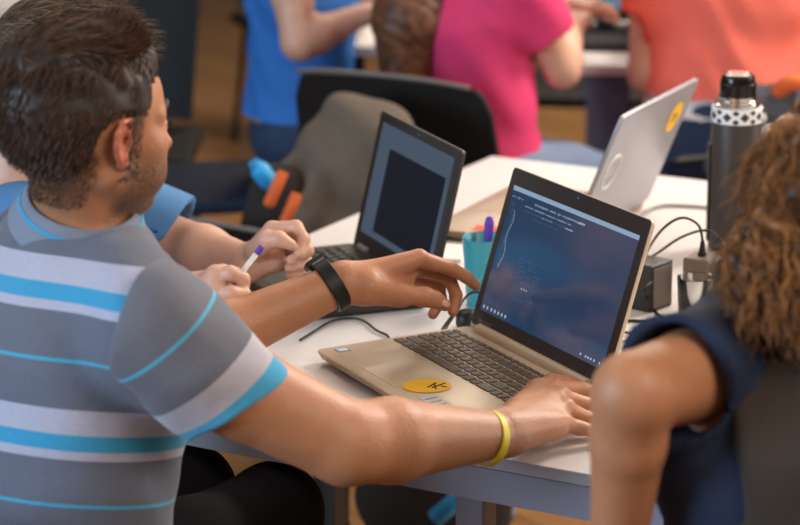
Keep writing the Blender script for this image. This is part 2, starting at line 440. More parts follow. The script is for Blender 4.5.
slab('wall_right', (X1 + .1, (Y0 + Y1) / 2, ZC / 2), (.2, Y1 - Y0 + .4, ZC), M['wall'])
slab('wall_back', ((X0 + X1) / 2, Y1 + .1, ZC / 2), (X1 - X0, .2, ZC), M['wall'])
slab('wall_front', ((X0 + X1) / 2, Y0 - .1, ZC / 2), (X1 - X0, .2, ZC), M['wall'])
slab('baseboard_back', ((X0 + X1) / 2, Y1 - .01, .05), (X1 - X0, .02, .1), M['skirt'])

# ------------------------------------------------------------------ tables
M['white_top'] = mat('white_laminate', '#d9d3d0', .38, noise=.02, nscale=6)
M['edge'] = mat('table_edge_band', '#a39fa6', .5)
M['steel'] = mat('grey_powder_coat', '#8d8c9a', .45, noise=.05, nscale=20)
M['dark_steel'] = mat('dark_powder_coat', '#4a4644', .45)
TD = unit(V(.874, -.486, 0)); TN = V(-TD[1], TD[0], 0); TC = V(-.594, 3.488, 0)      # near left corner, along, across
t = thing('meeting_table', 'large white meeting table with grey frame under the open laptops', 'table', TC, math.atan2(TD[1], TD[0]))
TW, TDP = 2.1, 1.59
bm = bmesh.new(); add_box(bm, (TW / 2, TDP / 2, .7315), (TW, TDP, .017), bevel=.001, seg=1)
for f in bm.faces: f.material_index = 0 if abs(f.normal.z) > .9 else 1
o = bm_obj('tabletop', bm, M['white_top'], t); o.data.materials.append(M['edge'])
bm = bmesh.new()
for (c, s) in (((TW / 2, .02, .6965), (TW - .04, .025, .046)), ((TW / 2, TDP - .03, .6965), (TW - .04, .025, .046)), ((.03, TDP / 2, .6965), (.025, TDP - .06, .046)), ((TW - .03, TDP / 2, .6965), (.025, TDP - .06, .046)), ((TW / 2, TDP / 2, .6965), (TW - .06, .05, .046))):
    add_box(bm, c, s)
bm_obj('apron', bm, M['steel'], t)
def tl(p): q = np.asarray(p) - TC; return (q @ TD, q @ TN)
for (x, y, m) in ((tl(P(491, 510, 3.2))[0], .05, 'steel'), (tl(V(-.125, 3.98, 0))[0], tl(V(-.125, 3.98, 0))[1], 'dark_steel'), (.06, TDP - .06, 'steel'), (TW - .06, .06, 'steel'), (TW - .06, TDP - .06, 'steel')):
    bm = bmesh.new(); add_box(bm, (x, y, .338), (.042, .042, .672), bevel=.004)
    f = bm_obj('leg', bm, M[m], t)
    bm = bmesh.new(); add_cyl(bm, (x, y, 0), (x, y, .012), .024); bm_obj('foot', bm, M['dark_steel'], f)

# ------------------------------------------------------------------ laptops
M['champagne'] = mat('champagne_metal_paint', '#cbb79c', .36, metal=.15, noise=.03, nscale=60)
M['key'] = mat('brown_grey_keycap', '#5d5145', .5)
M['bezel'] = mat('charcoal_bezel', '#3b3633', .45)
M['blackp'] = mat('black_plastic', '#1d1b1a', .42)
M['dkgrey'] = mat('dark_grey_plastic', '#35312e', .5)
M['silver'] = mat('brushed_silver_lid', '#a9a8ae', .36, metal=.45, noise=.04, nscale=30)
M['yellow'] = mat('yellow_vinyl_sticker', '#f0b81e', .5)
M['ink'] = mat('black_ink', '#16130f', .6)
M['white'] = mat('white_plastic', '#e4e0da', .5)
M['paper'] = mat('white_paper', '#ebe7e1', .8)
M['screen'] = mat('dark_blue_screen', '#05070c', .13, emit='#203f60', estr=.78, spec=.8, ior=1.6)
M['strip'] = mat('pale_title_strip', '#0a0c10', .3, emit='#8fa9c2', estr=.9)
M['code'] = mat('pale_code', '#0a0c10', .3, emit='#b4cfe2', estr=.75)
M['code2'] = mat('dim_code', '#0a0c10', .3, emit='#4f7897', estr=.6)
M['s2'] = mat('grey_blue_screen', '#05070c', .2, emit='#4a5a6c', estr=.8, spec=.6)
M['s2d'] = mat('dark_window_on_screen', '#05070c', .2, emit='#0b1524', estr=.8, spec=.6)
M['bronze'] = mat('tan_metal_paint', '#a48d78', .4, metal=.15)
def quad_strip(bm, rects, z, M4, mi=0):
    for (x0, y0, x1, y1) in rects:
        f = bm.faces.new([bm.verts.new(M4 @ Vector(q)) for q in ((x0, y0, z), (x1, y0, z), (x1, y1, z), (x0, y1, z))]); f.material_index = mi
def laptop(name, label, org, ang, W, D, H, hy, tilt, shell, key, bez, th=.018, numpad=True, kb=(.011, .121, .232), lidth=.007, bar=True, scr=None, back=None, rc=.012):
    t = thing(name, label, 'laptop', org, ang)
    # base: rounded slab with a thinner front
    bm = bmesh.new(); vs = add_box(bm, (W / 2, D / 2, .002 + th / 2), (W, D, th))
    es = [e for e in bm.edges if abs(e.verts[0].co.z - e.verts[1].co.z) > .01]
    bmesh.ops.bevel(bm, geom=es, offset=rc, segments=5, profile=.5, affect='EDGES')
    for v in bm.verts:
        if v.co.z < .01: v.co.z += .006 * (1 - v.co.y / D); v.co.x += (W / 2 - v.co.x) * .025; v.co.y += (D / 2 - v.co.y) * .03
    es = [e for e in bm.edges if len(e.link_faces) == 2 and e.calc_face_angle(0) > .6 and abs(e.verts[0].co.z - e.verts[1].co.z) < .004]
    bmesh.ops.bevel(bm, geom=es, offset=.0018, segments=2, profile=.5, affect='EDGES')
    zt = .002 + th
    base = bm_obj('base', bm, M[shell], t, auto=40)
    for (x, y) in ((.03, .03), (W - .03, .03), (.03, D - .03), (W - .03, D - .03)):
        bm = bmesh.new(); add_cyl(bm, (x, y, 0), (x, y, .009), .007, seg=12); bm_obj('rubber_foot', bm, M['blackp'], base)
    # keyboard
    bm = bmesh.new(); x0, y0, y1 = kb; x1 = W - x0; rows = 6; ph = (y1 - y0) / 5.6
    kw = (x1 - x0) / (18.6 if numpad else 15)
    for r in range(rows):
        yy = y0 + r * ph; hgt = ph * (.62 if r == rows - 1 else 1)
        cells = []; x = x0
        main = 15 if numpad else 15
        if r == 0: ws = [1.25, 1, 1, 1.1, 5.4, 1.1, 1.1, 1, 1.05]; ws[-1] += main - sum(ws)
        else:
            first = {1: 2.25, 2: 1.75, 3: 1.5, 4: 1, 5: 1}[r]; ws = [first]
            while sum(ws) + 1 < main - .9: ws.append(1)
            ws.append(main - sum(ws))
        for w in ws: cells.append((x, w)); x += w * kw
        if numpad:
            x = x0 + 14.6 * kw + .4 * kw
            for _ in range(4): cells.append((x, .9)); x += .9 * kw
        for (cx, w) in cells:
            add_box(bm, (cx + w * kw / 2, yy + hgt / 2, zt + .0007), (w * kw - .0040, hgt - .0042, .0026), bevel=.0009, seg=2)
    bm_obj('keyboard', bm, M[key], base)
    bm = bmesh.new(); add_box(bm, (W * .44, .055, zt), (.105, .07, .0008), bevel=.0003, seg=1); bm_obj('touchpad', bm, M[shell], base)
    # lid
    u = V(0, math.sin(tilt), math.cos(tilt)); nf = V(0, -math.cos(tilt), math.sin(tilt)); hz = .018
    L4 = frame4((0, hy, hz), (1, 0, 0), u, nf)
    bm = bmesh.new(); add_box(bm, (W / 2, (H + .002) / 2, -lidth / 2 - .0012), (W, H - .002, lidth))
    es = [e for e in bm.edges if abs(e.verts[0].co.z - e.verts[1].co.z) > .004 and e.verts[0].co.y > H / 2]
    bmesh.ops.bevel(bm, geom=es, offset=rc * .6, segments=5, profile=.5, affect='EDGES')
    es = [e for e in bm.edges if len(e.link_faces) == 2 and e.calc_face_angle(0) > .9 and e.verts[0].co.z < -.006 and e.verts[1].co.z < -.006]
    bmesh.ops.bevel(bm, geom=es, offset=.0025, segments=3, profile=.5, affect='EDGES')
    bmesh.ops.transform(bm, matrix=L4, verts=bm.verts); lid = bm_obj('lid', bm, M[back or shell], t, auto=40)
    bm = bmesh.new(); add_box(bm, (W / 2, H / 2 + .003, -.0006), (W - .003, H - .008, .0012))
    es = [e for e in bm.edges if abs(e.verts[0].co.z - e.verts[1].co.z) > .0005]
    bmesh.ops.bevel(bm, geom=es, offset=rc * .5, segments=4, profile=.5, affect='EDGES')
    bmesh.ops.transform(bm, matrix=L4, verts=bm.verts); bm_obj('bezel', bm, M[bez], lid)
    if bar:
        bm = bmesh.new(); add_cyl(bm, (.035, hy - .002, zt + .0025), (W - .035, hy - .002, zt + .0025), .0095, seg=20); bm_obj('hinge_bar', bm, M[shell], t, auto=40)
    else:
        for cx in (.05, W - .05):
            bm = bmesh.new(); add_cyl(bm, (cx - .02, hy + .002, zt), (cx + .02, hy + .002, zt), .0065, seg=16); bm_obj('hinge', bm, M['silver'], t, auto=40)
    bm = bmesh.new(); add_cyl(bm, L4 @ Vector((W / 2, H - .0085, 0)), L4 @ Vector((W / 2, H - .0085, .0006)), .0022, seg=16); bm_obj('webcam', bm, M['lens'], lid)
    return t, lid, base, L4
M['lens'] = mat('webcam_lens', '#0a1a2a', .1, emit='#2f6fa0', estr=.5)
def local_on(t, p):
    a = t.rotation_euler.z; q = np.asarray(p) - np.array(t.location); c, s = math.cos(a), math.sin(a)
    return V(c * q[0] + s * q[1], -s * q[0] + c * q[1], q[2])
LA = math.radians(-62.4); LO = V(-.1292, 3.5095, .74)
lt, lid, base, L4 = laptop('laptop', 'champagne laptop with yellow oval sticker beside its touchpad and dark blue code screen', LO, LA, .378, .26, .2515, .2626 - .004, math.radians(17.48), 'champagne', 'key', 'bezel')
sx0, sy0, sw, sh = .017, .0318, .344, .194
bm = bmesh.new(); quad_strip(bm, [(sx0, sy0, sx0 + sw, sy0 + sh)], .0004, L4); scr = bm_obj('screen', bm, M['screen'], lid)
bm = bmesh.new(); quad_strip(bm, [(sx0, sy0 + sh * .965, sx0 + sw, sy0 + sh)], .0006, L4); bm_obj('title_strip', bm, M['strip'], lid)
def S(x, y, w, h): return (sx0 + sw * x, sy0 + sh * (1 - y - h), sx0 + sw * (x + w), sy0 + sh * (1 - y))
bright, dim = [], []
def words_row(dst, x, y, x1, h, lo=.006, hi=.014, gap=.006, skip=.15):
    while x < x1:
        w = random.uniform(lo, hi)
        if random.random() > skip: dst.append(S(x, y, w * .8, h * random.uniform(.7, 1)))
        x += w + gap
words_row(bright, .012, .075, .10, .014, .003, .006); words_row(bright, .20, .075, .60, .016, .004, .008); words_row(bright, .56, .073, .60, .02, .006, .01, .002, 0)
words_row(bright, .13, .115, .50, .012, .004, .008); words_row(dim, .13, .15, .56, .012, .004, .008); words_row(bright, .28, .15, .36, .012, .004, .008); words_row(bright, .47, .152, .53, .014, .004, .01, .002)
words_row(dim, .2, .19, .42, .01, .004, .008)
for i in range(26): dim.append(S(.028 + (.012 if 3 < i < 12 else 0) + .004 * (i % 3), .13 + i * .023, random.uniform(.008, .02), .008))
for i in range(22): bright.append(S(.055 + .01 * math.sin(i * .5), .18 + i * .021, .0035, .017))
for r in range(9): words_row(dim, .2, .5 + r * .028, .28 + .14 * random.random(), .009, .006, .016, .006, .35)
words_row(dim, .23, .80, .34, .01); words_row(bright, .27, .71, .31, .011); words_row(dim, .34, .78, .39, .01)
words_row(dim, .02, .915, .14, .012); words_row(dim, .72, .905, .82, .01)
for i, x in enumerate((.02, .05, .085, .115, .145, .175, .205)): bright.append(S(x, .952, .011, .024))
for x in (.82, .86, .88, .90, .925, .965): bright.append(S(x, .955, .011, .016))
bm = bmesh.new(); quad_strip(bm, bright, .0007, L4, 0); quad_strip(bm, dim, .0007, L4, 1)
o = bm_obj('screen_text', bm, M['code'], lid); o.data.materials.append(M['code2'])
# maker's lettering on the bezel
def lettering(name, body, size, M4, m, parent, align='CENTER', depth=.0001):
    cu = bpy.data.curves.new(name, 'FONT'); cu.body = body; cu.size = size; cu.align_x = align; cu.align_y = 'CENTER'; cu.extrude = depth
    tmp = bpy.data.objects.new(name, cu); COL.objects.link(tmp); dg = bpy.context.evaluated_depsgraph_get(); me = bpy.data.meshes.new_from_object(tmp.evaluated_get(dg))
    bpy.data.objects.remove(tmp); me.transform(M4); me.materials.clear(); o = bpy.data.objects.new(name, me); COL.objects.link(o); me.materials.append(m); o.parent = parent; return o
M['logo'] = mat('grey_lettering', '#8d8782', .4, metal=.3)
lettering('lettering', 'lenovo', .013, L4 @ Matrix.Translation((.04, .0165, .0004)), M['logo'], lid)
# stickers on the palm rest
def deck(u, v, z=.76): return local_on(lt, T(u, v, z))
bm = bmesh.new(); c = deck(427, 386.5); rx = .036; ry = .0215
a = deck(402, 385); b_ = deck(451.5, 387)
ps = [Vector((*deck(427 + 24.5 * _c(x), 386.5 - 6.9 * _s(x))[:2], .0210)) for x in np.linspace(0, 2 * math.pi, 48, endpoint=False)]
bm.faces.new([bm.verts.new(p) for p in ps]); stk = bm_obj('yellow_sticker', bm, M['yellow'], base); stk['label'] = 'yellow oval sticker with a small black mark'
bm = bmesh.new()
for (p, q, r_) in (((428, 388), (436, 384), .0012), ((432, 388.5), (445, 384), .0011), ((436, 390), (434, 384), .001), ((441, 387), (447, 388), .001)):
    A_, B_ = deck(*p), deck(*q); A_[2] = B_[2] = .0212; add_cyl(bm, A_, B_, r_, seg=6)
bm_obj('sticker_print', bm, M['ink'], stk)
M['bluest'] = mat('blue_label', '#3f6fa8', .4); M['palest'] = mat('pale_label', '#c3cbd4', .4); M['greyst'] = mat('grey_spec_label', '#c0bbb6', .35, noise=.2, nscale=200)
c = deck(342.5, 350); bm = bmesh.new(); add_box(bm, (c[0], c[1], .0203), (.016, .02, .0004)); f = bm_obj('processor_sticker', bm, M['bluest'], base)
bm = bmesh.new(); add_box(bm, (c[0] , c[1], .0206), (.0125, .016, .0004)); bm_obj('sticker_print', bm, M['palest'], f)
bm = bmesh.new(); q4 = [deck(*p) for p in ((417, 397), (434, 394), (463, 410), (446, 415))]
lo_ = [bm.verts.new((p[0], p[1], .0200)) for p in q4]; hi_ = [bm.verts.new((p[0], p[1], .0206)) for p in q4]
bm.faces.new(hi_); [bm.faces.new((lo_[k], lo_[(k + 1) % 4], hi_[(k + 1) % 4], hi_[k])) for k in range(4)]; bmesh.ops.recalc_face_normals(bm, faces=bm.faces)
f = bm_obj('specification_sticker', bm, M['greyst'], base)
bm = bmesh.new()
for i in range(4):
    t_ = .2 + .18 * i; a_ = q4[0] * (1 - t_) + q4[3] * t_; b_ = q4[1] * (1 - t_) + q4[2] * t_; a2_, b2_ = a_ * .85 + b_ * .15, a_ * .2 + b_ * .8
    a2_[2] = b2_[2] = .0207; add_cyl(bm, a2_, b2_, .0005, seg=6)
bm_obj('sticker_print', bm, M['dkgrey'], f)

# second laptop, dark
a2 = math.radians(-67.8); ex2 = V(math.cos(a2), math.sin(a2), 0); ey2 = V(-ex2[1], ex2[0], 0)
o2 = V(-.0854, 4.1017, .74) - ey2 * .235
l2, lid2, base2, K4 = laptop('laptop', 'dark grey laptop with a black window on its screen, behind the pointing hand', o2, a2, .339, .238, .238, .235, math.radians(13.3), 'dkgrey', 'blackp', 'dkgrey', th=.024, numpad=False, kb=(.014, .1, .205), bar=False)
bm = bmesh.new(); W2 = .339; quad_strip(bm, [(.02, .034, W2 - .02, .034 + .188)], .0004, K4); bm_obj('screen', bm, M['s2'], lid2)
bm = bmesh.new(); quad_strip(bm, [(.07, .045, W2 - .035, .034 + .152)], .0007, K4); bm_obj('screen_window', bm, M['s2d'], lid2)

# third laptop, silver, seen from behind
a3 = math.radians(-116.13); ex3 = V(math.cos(a3), math.sin(a3), 0); ey3 = V(-ex3[1], ex3[0], 0)
o3 = V(.4407, 4.4427, .74) - ey3 * .26
l3, lid3, base3, J4 = laptop('laptop', 'silver laptop seen from behind with a round logo and yellow sticker on its lid', o3, a3, .3718, .265, .2501, .26, math.radians(21.77), 'bronze', 'blackp', 'blackp', back='silver', numpad=False, kb=(.014, .13, .232))
B4 = J4 @ Matrix.Translation((.3718, 0, -.0083)) @ Matrix.Rotation(math.pi, 4, 'Y')      # the lid's back: x runs the other way
def back_at(u, v):
    """where the sight line through (u, v) meets the back of that lid"""
    W4 = Matrix.Translation(Vector(o3)) @ Matrix.Rotation(a3, 4, 'Z') @ B4; n = np.array((W4.to_3x3() @ Vector((0, 0, 1)))); p0 = np.array(W4 @ Vector((0, 0, 0)))
    d = ray(u, v); t = ((p0 - V(0, 0, CAMZ)) @ n) / (d @ n); q = W4.inverted() @ Vector(V(0, 0, CAMZ) + d * t); return q
c = back_at(674, 117); bm = bmesh.new()
bm.faces.new([bm.verts.new(B4 @ Vector((c.x + .03 * _c(x), c.y + .03 * _s(x), .0006))) for x in np.linspace(0, 2 * math.pi, 40, endpoint=False)])
st3 = bm_obj('yellow_sticker', bm, M['yellow'], lid3)
bm = bmesh.new()
for (dx, dy, w, h) in ((-.008, 0, .004, .016), (.004, .004, .014, .004), (.006, -.004, .004, .01)): quad_strip(bm, [(c.x + dx - w / 2, c.y + dy - h / 2, c.x + dx + w / 2, c.y + dy + h / 2)], .0009, B4)
bm_obj('sticker_print', bm, M['ink'], st3)
c = back_at(611, 172); M['mirror'] = mat('polished_logo', '#efedec', .4, metal=0)
ring = [np.array(B4 @ Vector((c.x + .032 * _c(x), c.y + .032 * _s(x), .0005))) for x in np.linspace(0, 2 * math.pi, 40, endpoint=False)]
tube_obj('logo_ring', ring, .0022, M['mirror'], lid3, closed=True, smooth_n=0)
lettering('lettering', 'DELL', .022, B4 @ Matrix.Translation((c.x, c.y, .0006)), M['mirror'], lid3)
# ------------------------------------------------------------------ things on the table
M['teal'] = mat('teal_ceramic', '#3d97a3', .3); M['tealin'] = mat('teal_glaze_inside', '#2a8492', .3)
M['purple'] = mat('purple_plastic', '#5a36a0', .4); M['orange'] = mat('orange_paper', '#e8562c', .7)
M['chrome'] = mat('polished_steel', '#cfcac4', .12, metal=1); M['flask'] = mat('dark_brown_lacquer', '#3b322c', .45, noise=.06, nscale=15)
M['red'] = mat('red_print', '#c9574f', .5); M['cable'] = mat('black_cable_rubber', '#1f1b19', .5); M['greycable'] = mat('grey_cable_sheath', '#8f8b88', .5)
M['glass'] = mat('clear_glass', '#ffffff', .02, trans=1.0, ior=1.45)
M['boxgrey'] = mat('grey_brown_casing', '#6e645c', .5); M['boxdark'] = mat('charcoal_casing', '#2c2725', .5); M['card'] = mat('brown_cardboard', '#7d5a44', .8, noise=.1)

# cup with a purple utensil
c = T(484, 303); c = P(484.5, 303, 3.81); c[2] = .74
t = thing('cup', 'teal cup holding a purple spoon handle beside the dark blue laptop screen', 'cup', c)
bm = bmesh.new(); add_lathe(bm, [(0, .0), (.026, 0), (.0285, .003), (.0355, .108), (.0362, .1105), (.0352, .1115), (.0333, .1095), (.0265, .006), (0, .005)], 48)
bm_obj('cup_body', bm, M['teal'], t, auto=50)
bm = bmesh.new()
prof = [(0, .0), (.0045, .001), (.0052, .01), (.0048, .05), (.0055, .09), (.0075, .115), (.0075, .127), (.005, .135), (0, .138)]
add_lathe(bm, prof, 16); o = bm_obj('spoon', bm, M['purple'], None, auto=60); tag(o, 'purple spoon handle standing up out of the teal cup', 'spoon')
o.location = (c[0] - .002, c[1] - .008, c[2] + .0095); o.rotation_euler = (0, math.radians(4), 0); 

# vacuum flask
c = P(733, 242, 4.15); c[2] = .74
t = thing('vacuum_flask', 'tall dark brown vacuum flask with black cap and patterned steel band', 'flask', c)
bm = bmesh.new(); add_lathe(bm, [(0, 0), (.038, 0), (.0425, .004), (.043, .01), (.043, .222), (.0425, .224), (0, .224)], 48); bm_obj('flask_body', bm, M['flask'], t, auto=40)
M['bandw'] = mat('pale_band', '#e2dedb', .4, metal=0)
bm = bmesh.new(); add_lathe(bm, [(0, .224), (.0432, .224), (.0436, .2255), (.0436, .2475), (.042, .2495), (0, .2495)], 48); band = bm_obj('patterned_band', bm, M['bandw'], t, auto=40)
bm = bmesh.new(); NP = 9
for i in range(NP):
    for (da, dz, s) in ((0, 0, .0085), (.5, .0075, .0062), (.5, -.0075, .0062)):
        a = 2 * math.pi * (i + da) / NP; R_ = .0439; zc = .2365 + dz
        def q(x, z): aa = a + x / R_; return bm.verts.new((R_ * _c(aa), R_ * _s(aa), zc + z))
        for k in range(8):
            xa, xb = s * (k / 4 - 1), s * ((k + 1) / 4 - 1); ha, hb_ = max(.0002, s - abs(xa)) * .95, max(.0002, s - abs(xb)) * .95
            ha, hb_ = (min(h_, .0105 - abs(dz) + .001) if dz else h_ for h_ in (ha, hb_))
            bm.faces.new((q(xa, -ha), q(xb, -hb_), q(xb, hb_), q(xa, ha)))
    a = 2 * math.pi * i / NP
bm_obj('diamond_pattern', bm, M['boxdark'], band)
bm = bmesh.new(); add_lathe(bm, [(0, .2495), (.038, .2495), (.039, .251), (.039, .2545), (.0355, .256), (.0355, .260), (.033, .2615), (.033, .267), (0, .267)], 48); bm_obj('steel_neck', bm, M['chrome'], t, auto=30)
bm = bmesh.new(); add_lathe(bm, [(0, .266), (.0300, .266), (.0308, .267), (.0308, .288), (.0295, .2895), (.0295, .2915), (.0285, .298), (.024, .3035), (.0185, .305), (0, .305)], 48); cap = bm_obj('cap', bm, M['blackg'] if 'blackg' in M else mat('gloss_black_cap', '#15110e', .18), t, auto=30)
bm = bmesh.new(); add_lathe(bm, [(0, .3052), (.0175, .3052), (.0175, .3058), (0, .3058)], 40); d_ = bm_obj('cap_disc', bm, M['bandw'], cap)
bm = bmesh.new(); add_lathe(bm, [(0, .306), (.013, .306), (.013, .3064), (0, .3064)], 40); bm_obj('cap_emblem', bm, M['red'], d_)
bm = bmesh.new(); add_box(bm, (-.0445, 0, .1), (.004, .012, .17), bevel=.0015); bm_obj('carrying_strap', bm, M['boxdark'], t)

# drinking glass
c = P(694.5, 300, 3.65); c[2] = .74
t = thing('drinking_glass', 'clear empty drinking glass near the grey power adapter with the plug', 'glass', c)
bm = bmesh.new(); add_lathe(bm, [(0, 0), (.021, 0), (.0225, .002), (.0272, .088), (.0268, .0895), (.0258, .0885), (.0212, .007), (0, .006)], 40); bm_obj('glass_body', bm, M['glass'], t, smooth=True)

# power bricks and a box behind the screen
def adapter(name, label, c, s, rz, dark=True):
    t = thing(name, label, 'power adapter', c, rz)
    bm = bmesh.new(); add_box(bm, (0, 0, s[2] / 2), s, bevel=.004, seg=3); body = bm_obj('casing', bm, M['boxdark'] if dark else M['boxgrey'], t, auto=40)
    bm = bmesh.new(); add_box(bm, (s[0] / 2 + .0004, 0, s[2] / 2), (.0012, s[1] * .8, s[2] * .85), bevel=.0004, seg=1); bm_obj('side_label', bm, M['boxgrey'] if dark else M['boxdark'], body)
    return t
cA = P(646, 292, 3.80); cA[2] = .74; adapter('power_adapter', 'black power adapter standing just behind the edge of the blue laptop screen', cA, (.06, .06, .075), math.radians(-40))
cB = P(701, 297, 3.76); cB[2] = .74; tB = adapter('power_adapter', 'grey power adapter with a cable plugged into its top, behind the glass', cB, (.044, .048, .092), math.radians(-32), False)
bm = bmesh.new(); add_cyl(bm, (0, 0, .092), (0, 0, .098), .007, .0065, 14); add_cyl(bm, (0, 0, .098), (0, 0, .116), .0055, .0032, 14); bm_obj('plug', bm, M['cable'], tB, auto=40)
cC = P(733, 296, 3.80); cC[2] = .74; bm = bmesh.new(); add_box(bm, (0, 0, .04), (.05, .06, .08), bevel=.002); add_box(bm, (0, 0, .0805), (.051, .012, .001), bevel=.0002, seg=1)
o = bm_obj('small_box', bm, M['card']); o.location = tuple(cC); o.rotation_euler = (0, 0, math.radians(-32)); tag(o, 'small brown box standing beside the foot of the vacuum flask', 'box')
# cables
def cable(name, pts, r, m, label):
    o = tube_obj(name, pts, r, M[m], seg=8, smooth_n=8); return tag(o, label, 'cable')
top = np.array(cB) + V(0, 0, .1155)
cable('cable', [top, P(699, 226, 3.77), P(686, 218, 3.78), P(673, 221, 3.8), P(660, 232, 3.82), P(650, 246, 3.87), T(640, 262, .76), T(620, 268, .743)], .0022, 'cable', 'black cable looping from the adapter plug down behind the laptop screen')
cable('cable', [T(735, 262, .83), P(722, 241, 3.84), P(712, 232, 3.82), P(699, 231, 3.83), P(680, 238, 3.85), P(662, 250, 3.87), T(645, 263, .775), T(632, 285, .743)], .0022, 'cable', 'black cable arching low from the brown box toward the laptop screen')
cable('cable', [np.array(cA) + V(.012, -.028, .05), P(644, 290, 3.74), T(652, 306, .745), T(660, 316, .743), T(672, 322, .743)], .0022, 'cable', 'black cable drooping from the adapter beside the laptop screen onto the table')
cable('cable', [T(608, 325, .743), T(625, 321, .743), T(645, 322, .743), T(665, 330, .743), T(690, 328, .743)], .0026, 'cable', 'black cable lying straight right of the laptop screen, uppermost of the tangle')
cable('cable', [T(606, 336, .743), T(622, 332, .744), T(640, 335, .746), T(655, 328, .744), T(640, 326, .743)], .002, 'cable', 'thin black cable curling in the tangle right of the laptop screen')
cable('cable', [T(612, 346, .743), T(626, 341, .743), T(642, 345, .743), T(665, 340, .743)], .002, 'greycable', 'grey cable in the tangle right of the laptop screen')
cable('cable', [T(636, 222), T(645, 212, .744), T(660, 206, .744), T(680, 205.5, .744), T(703, 207, .744), T(722, 209, .744)], .0032, 'greycable', 'grey cable lying on the table between silver laptop and vacuum flask')
cable('cable', [T(715, 445, .743), T(697, 462, .744), T(684, 470, .746), T(673, 478, .745), T(667, 487, .735), P(664, 500, 2.91), P(666, 530, 2.91)], .0026, 'cable', 'black cable hanging over the table edge beside the person in navy')
# the lead that powers the main laptop
w = lambda x, y, z: LO + x * V(math.cos(LA), math.sin(LA), 0) + y * V(-math.sin(LA), math.cos(LA), 0) + V(0, 0, z)
t = thing('power_lead', 'black power lead plugged into the rear left side of the champagne laptop', 'cable', w(-.01, .225, 0))
def wp(o, p):
    o.parent = p; o.matrix_parent_inverse = (Matrix.Translation(p.location) @ Matrix.Rotation(p.rotation_euler.z, 4, 'Z')).inverted(); return o
wp(tube_obj('connector', [w(-.001, .222, .0125), w(-.02, .226, .013), P(458, 309, 3.66)], [.0045] * 8 + [.0042, .004, .0038, .0036, .0034, .003, .0026, .0023, .002], M['cable'], seg=10), t)
wp(tube_obj('wire', [P(458, 309, 3.66), P(465, 298, 3.68), P(474, 292, 3.69), P(483, 296, 3.69), T(500, 321, .743), T(522, 322, .743)], .0021, M['cable']), t)
c = w(.012, .29, 0); bm = bmesh.new(); add_lathe(bm, [(0, 0), (.016, 0), (.0185, .006), (.018, .018), (.013, .026), (0, .028)], 24); o = bm_obj('rubber_puck', bm, M['blackp'], None, auto=50); o.location = tuple(T(467.5, 327)); tag(o, 'round black rubber puck behind the rear left corner of the champagne laptop', 'puck')
cable('cable', [T(300, 340, .743), T(316, 330, .743), T(332, 321, .744), T(350, 318, .744), T(364, 321, .744), T(376, 330, .744), T(388, 336, .744), w(-.004, .12, .012)], .0019, 'cable', 'thin black cable running from the dark laptop to the champagne laptop')
cable('cable', [T(268, 357, .743), T(278, 363, .743), T(284, 370, .743), T(286, 382, .743)], .0022, 'cable', 'short end of black cable showing between the man\'s two arms')
# paper and sticky notes
def sheet(name, label, cat, org, ang, w_, d_, h_, m):
    bm = bmesh.new(); add_box(bm, (w_ / 2, d_ / 2, h_ / 2), (w_, d_, h_), bevel=min(.0008, h_ * .3), seg=1); o = bm_obj(name, bm, M[m]); o.location = tuple(org); o.rotation_euler = (0, 0, ang); return tag(o, label, cat)
sheet('notepad', 'white notepad lying between the dark laptop and the teal cup', 'notepad', T(426, 262), math.radians(-8), .06, .10, .007, 'paper')
sheet('sticky_notes', 'stack of orange sticky notes just behind the teal cup', 'sticky notes', T(471, 241), math.radians(-20), .07, .035, .021, 'orange')
o = tube_obj('pen', [T(438, 240, .746), T(441, 229, .746)], .004, M['ink'], smooth_n=2)
tag(o, 'black pen lying at the edge of the white notepad beside the dark laptop', 'pen')

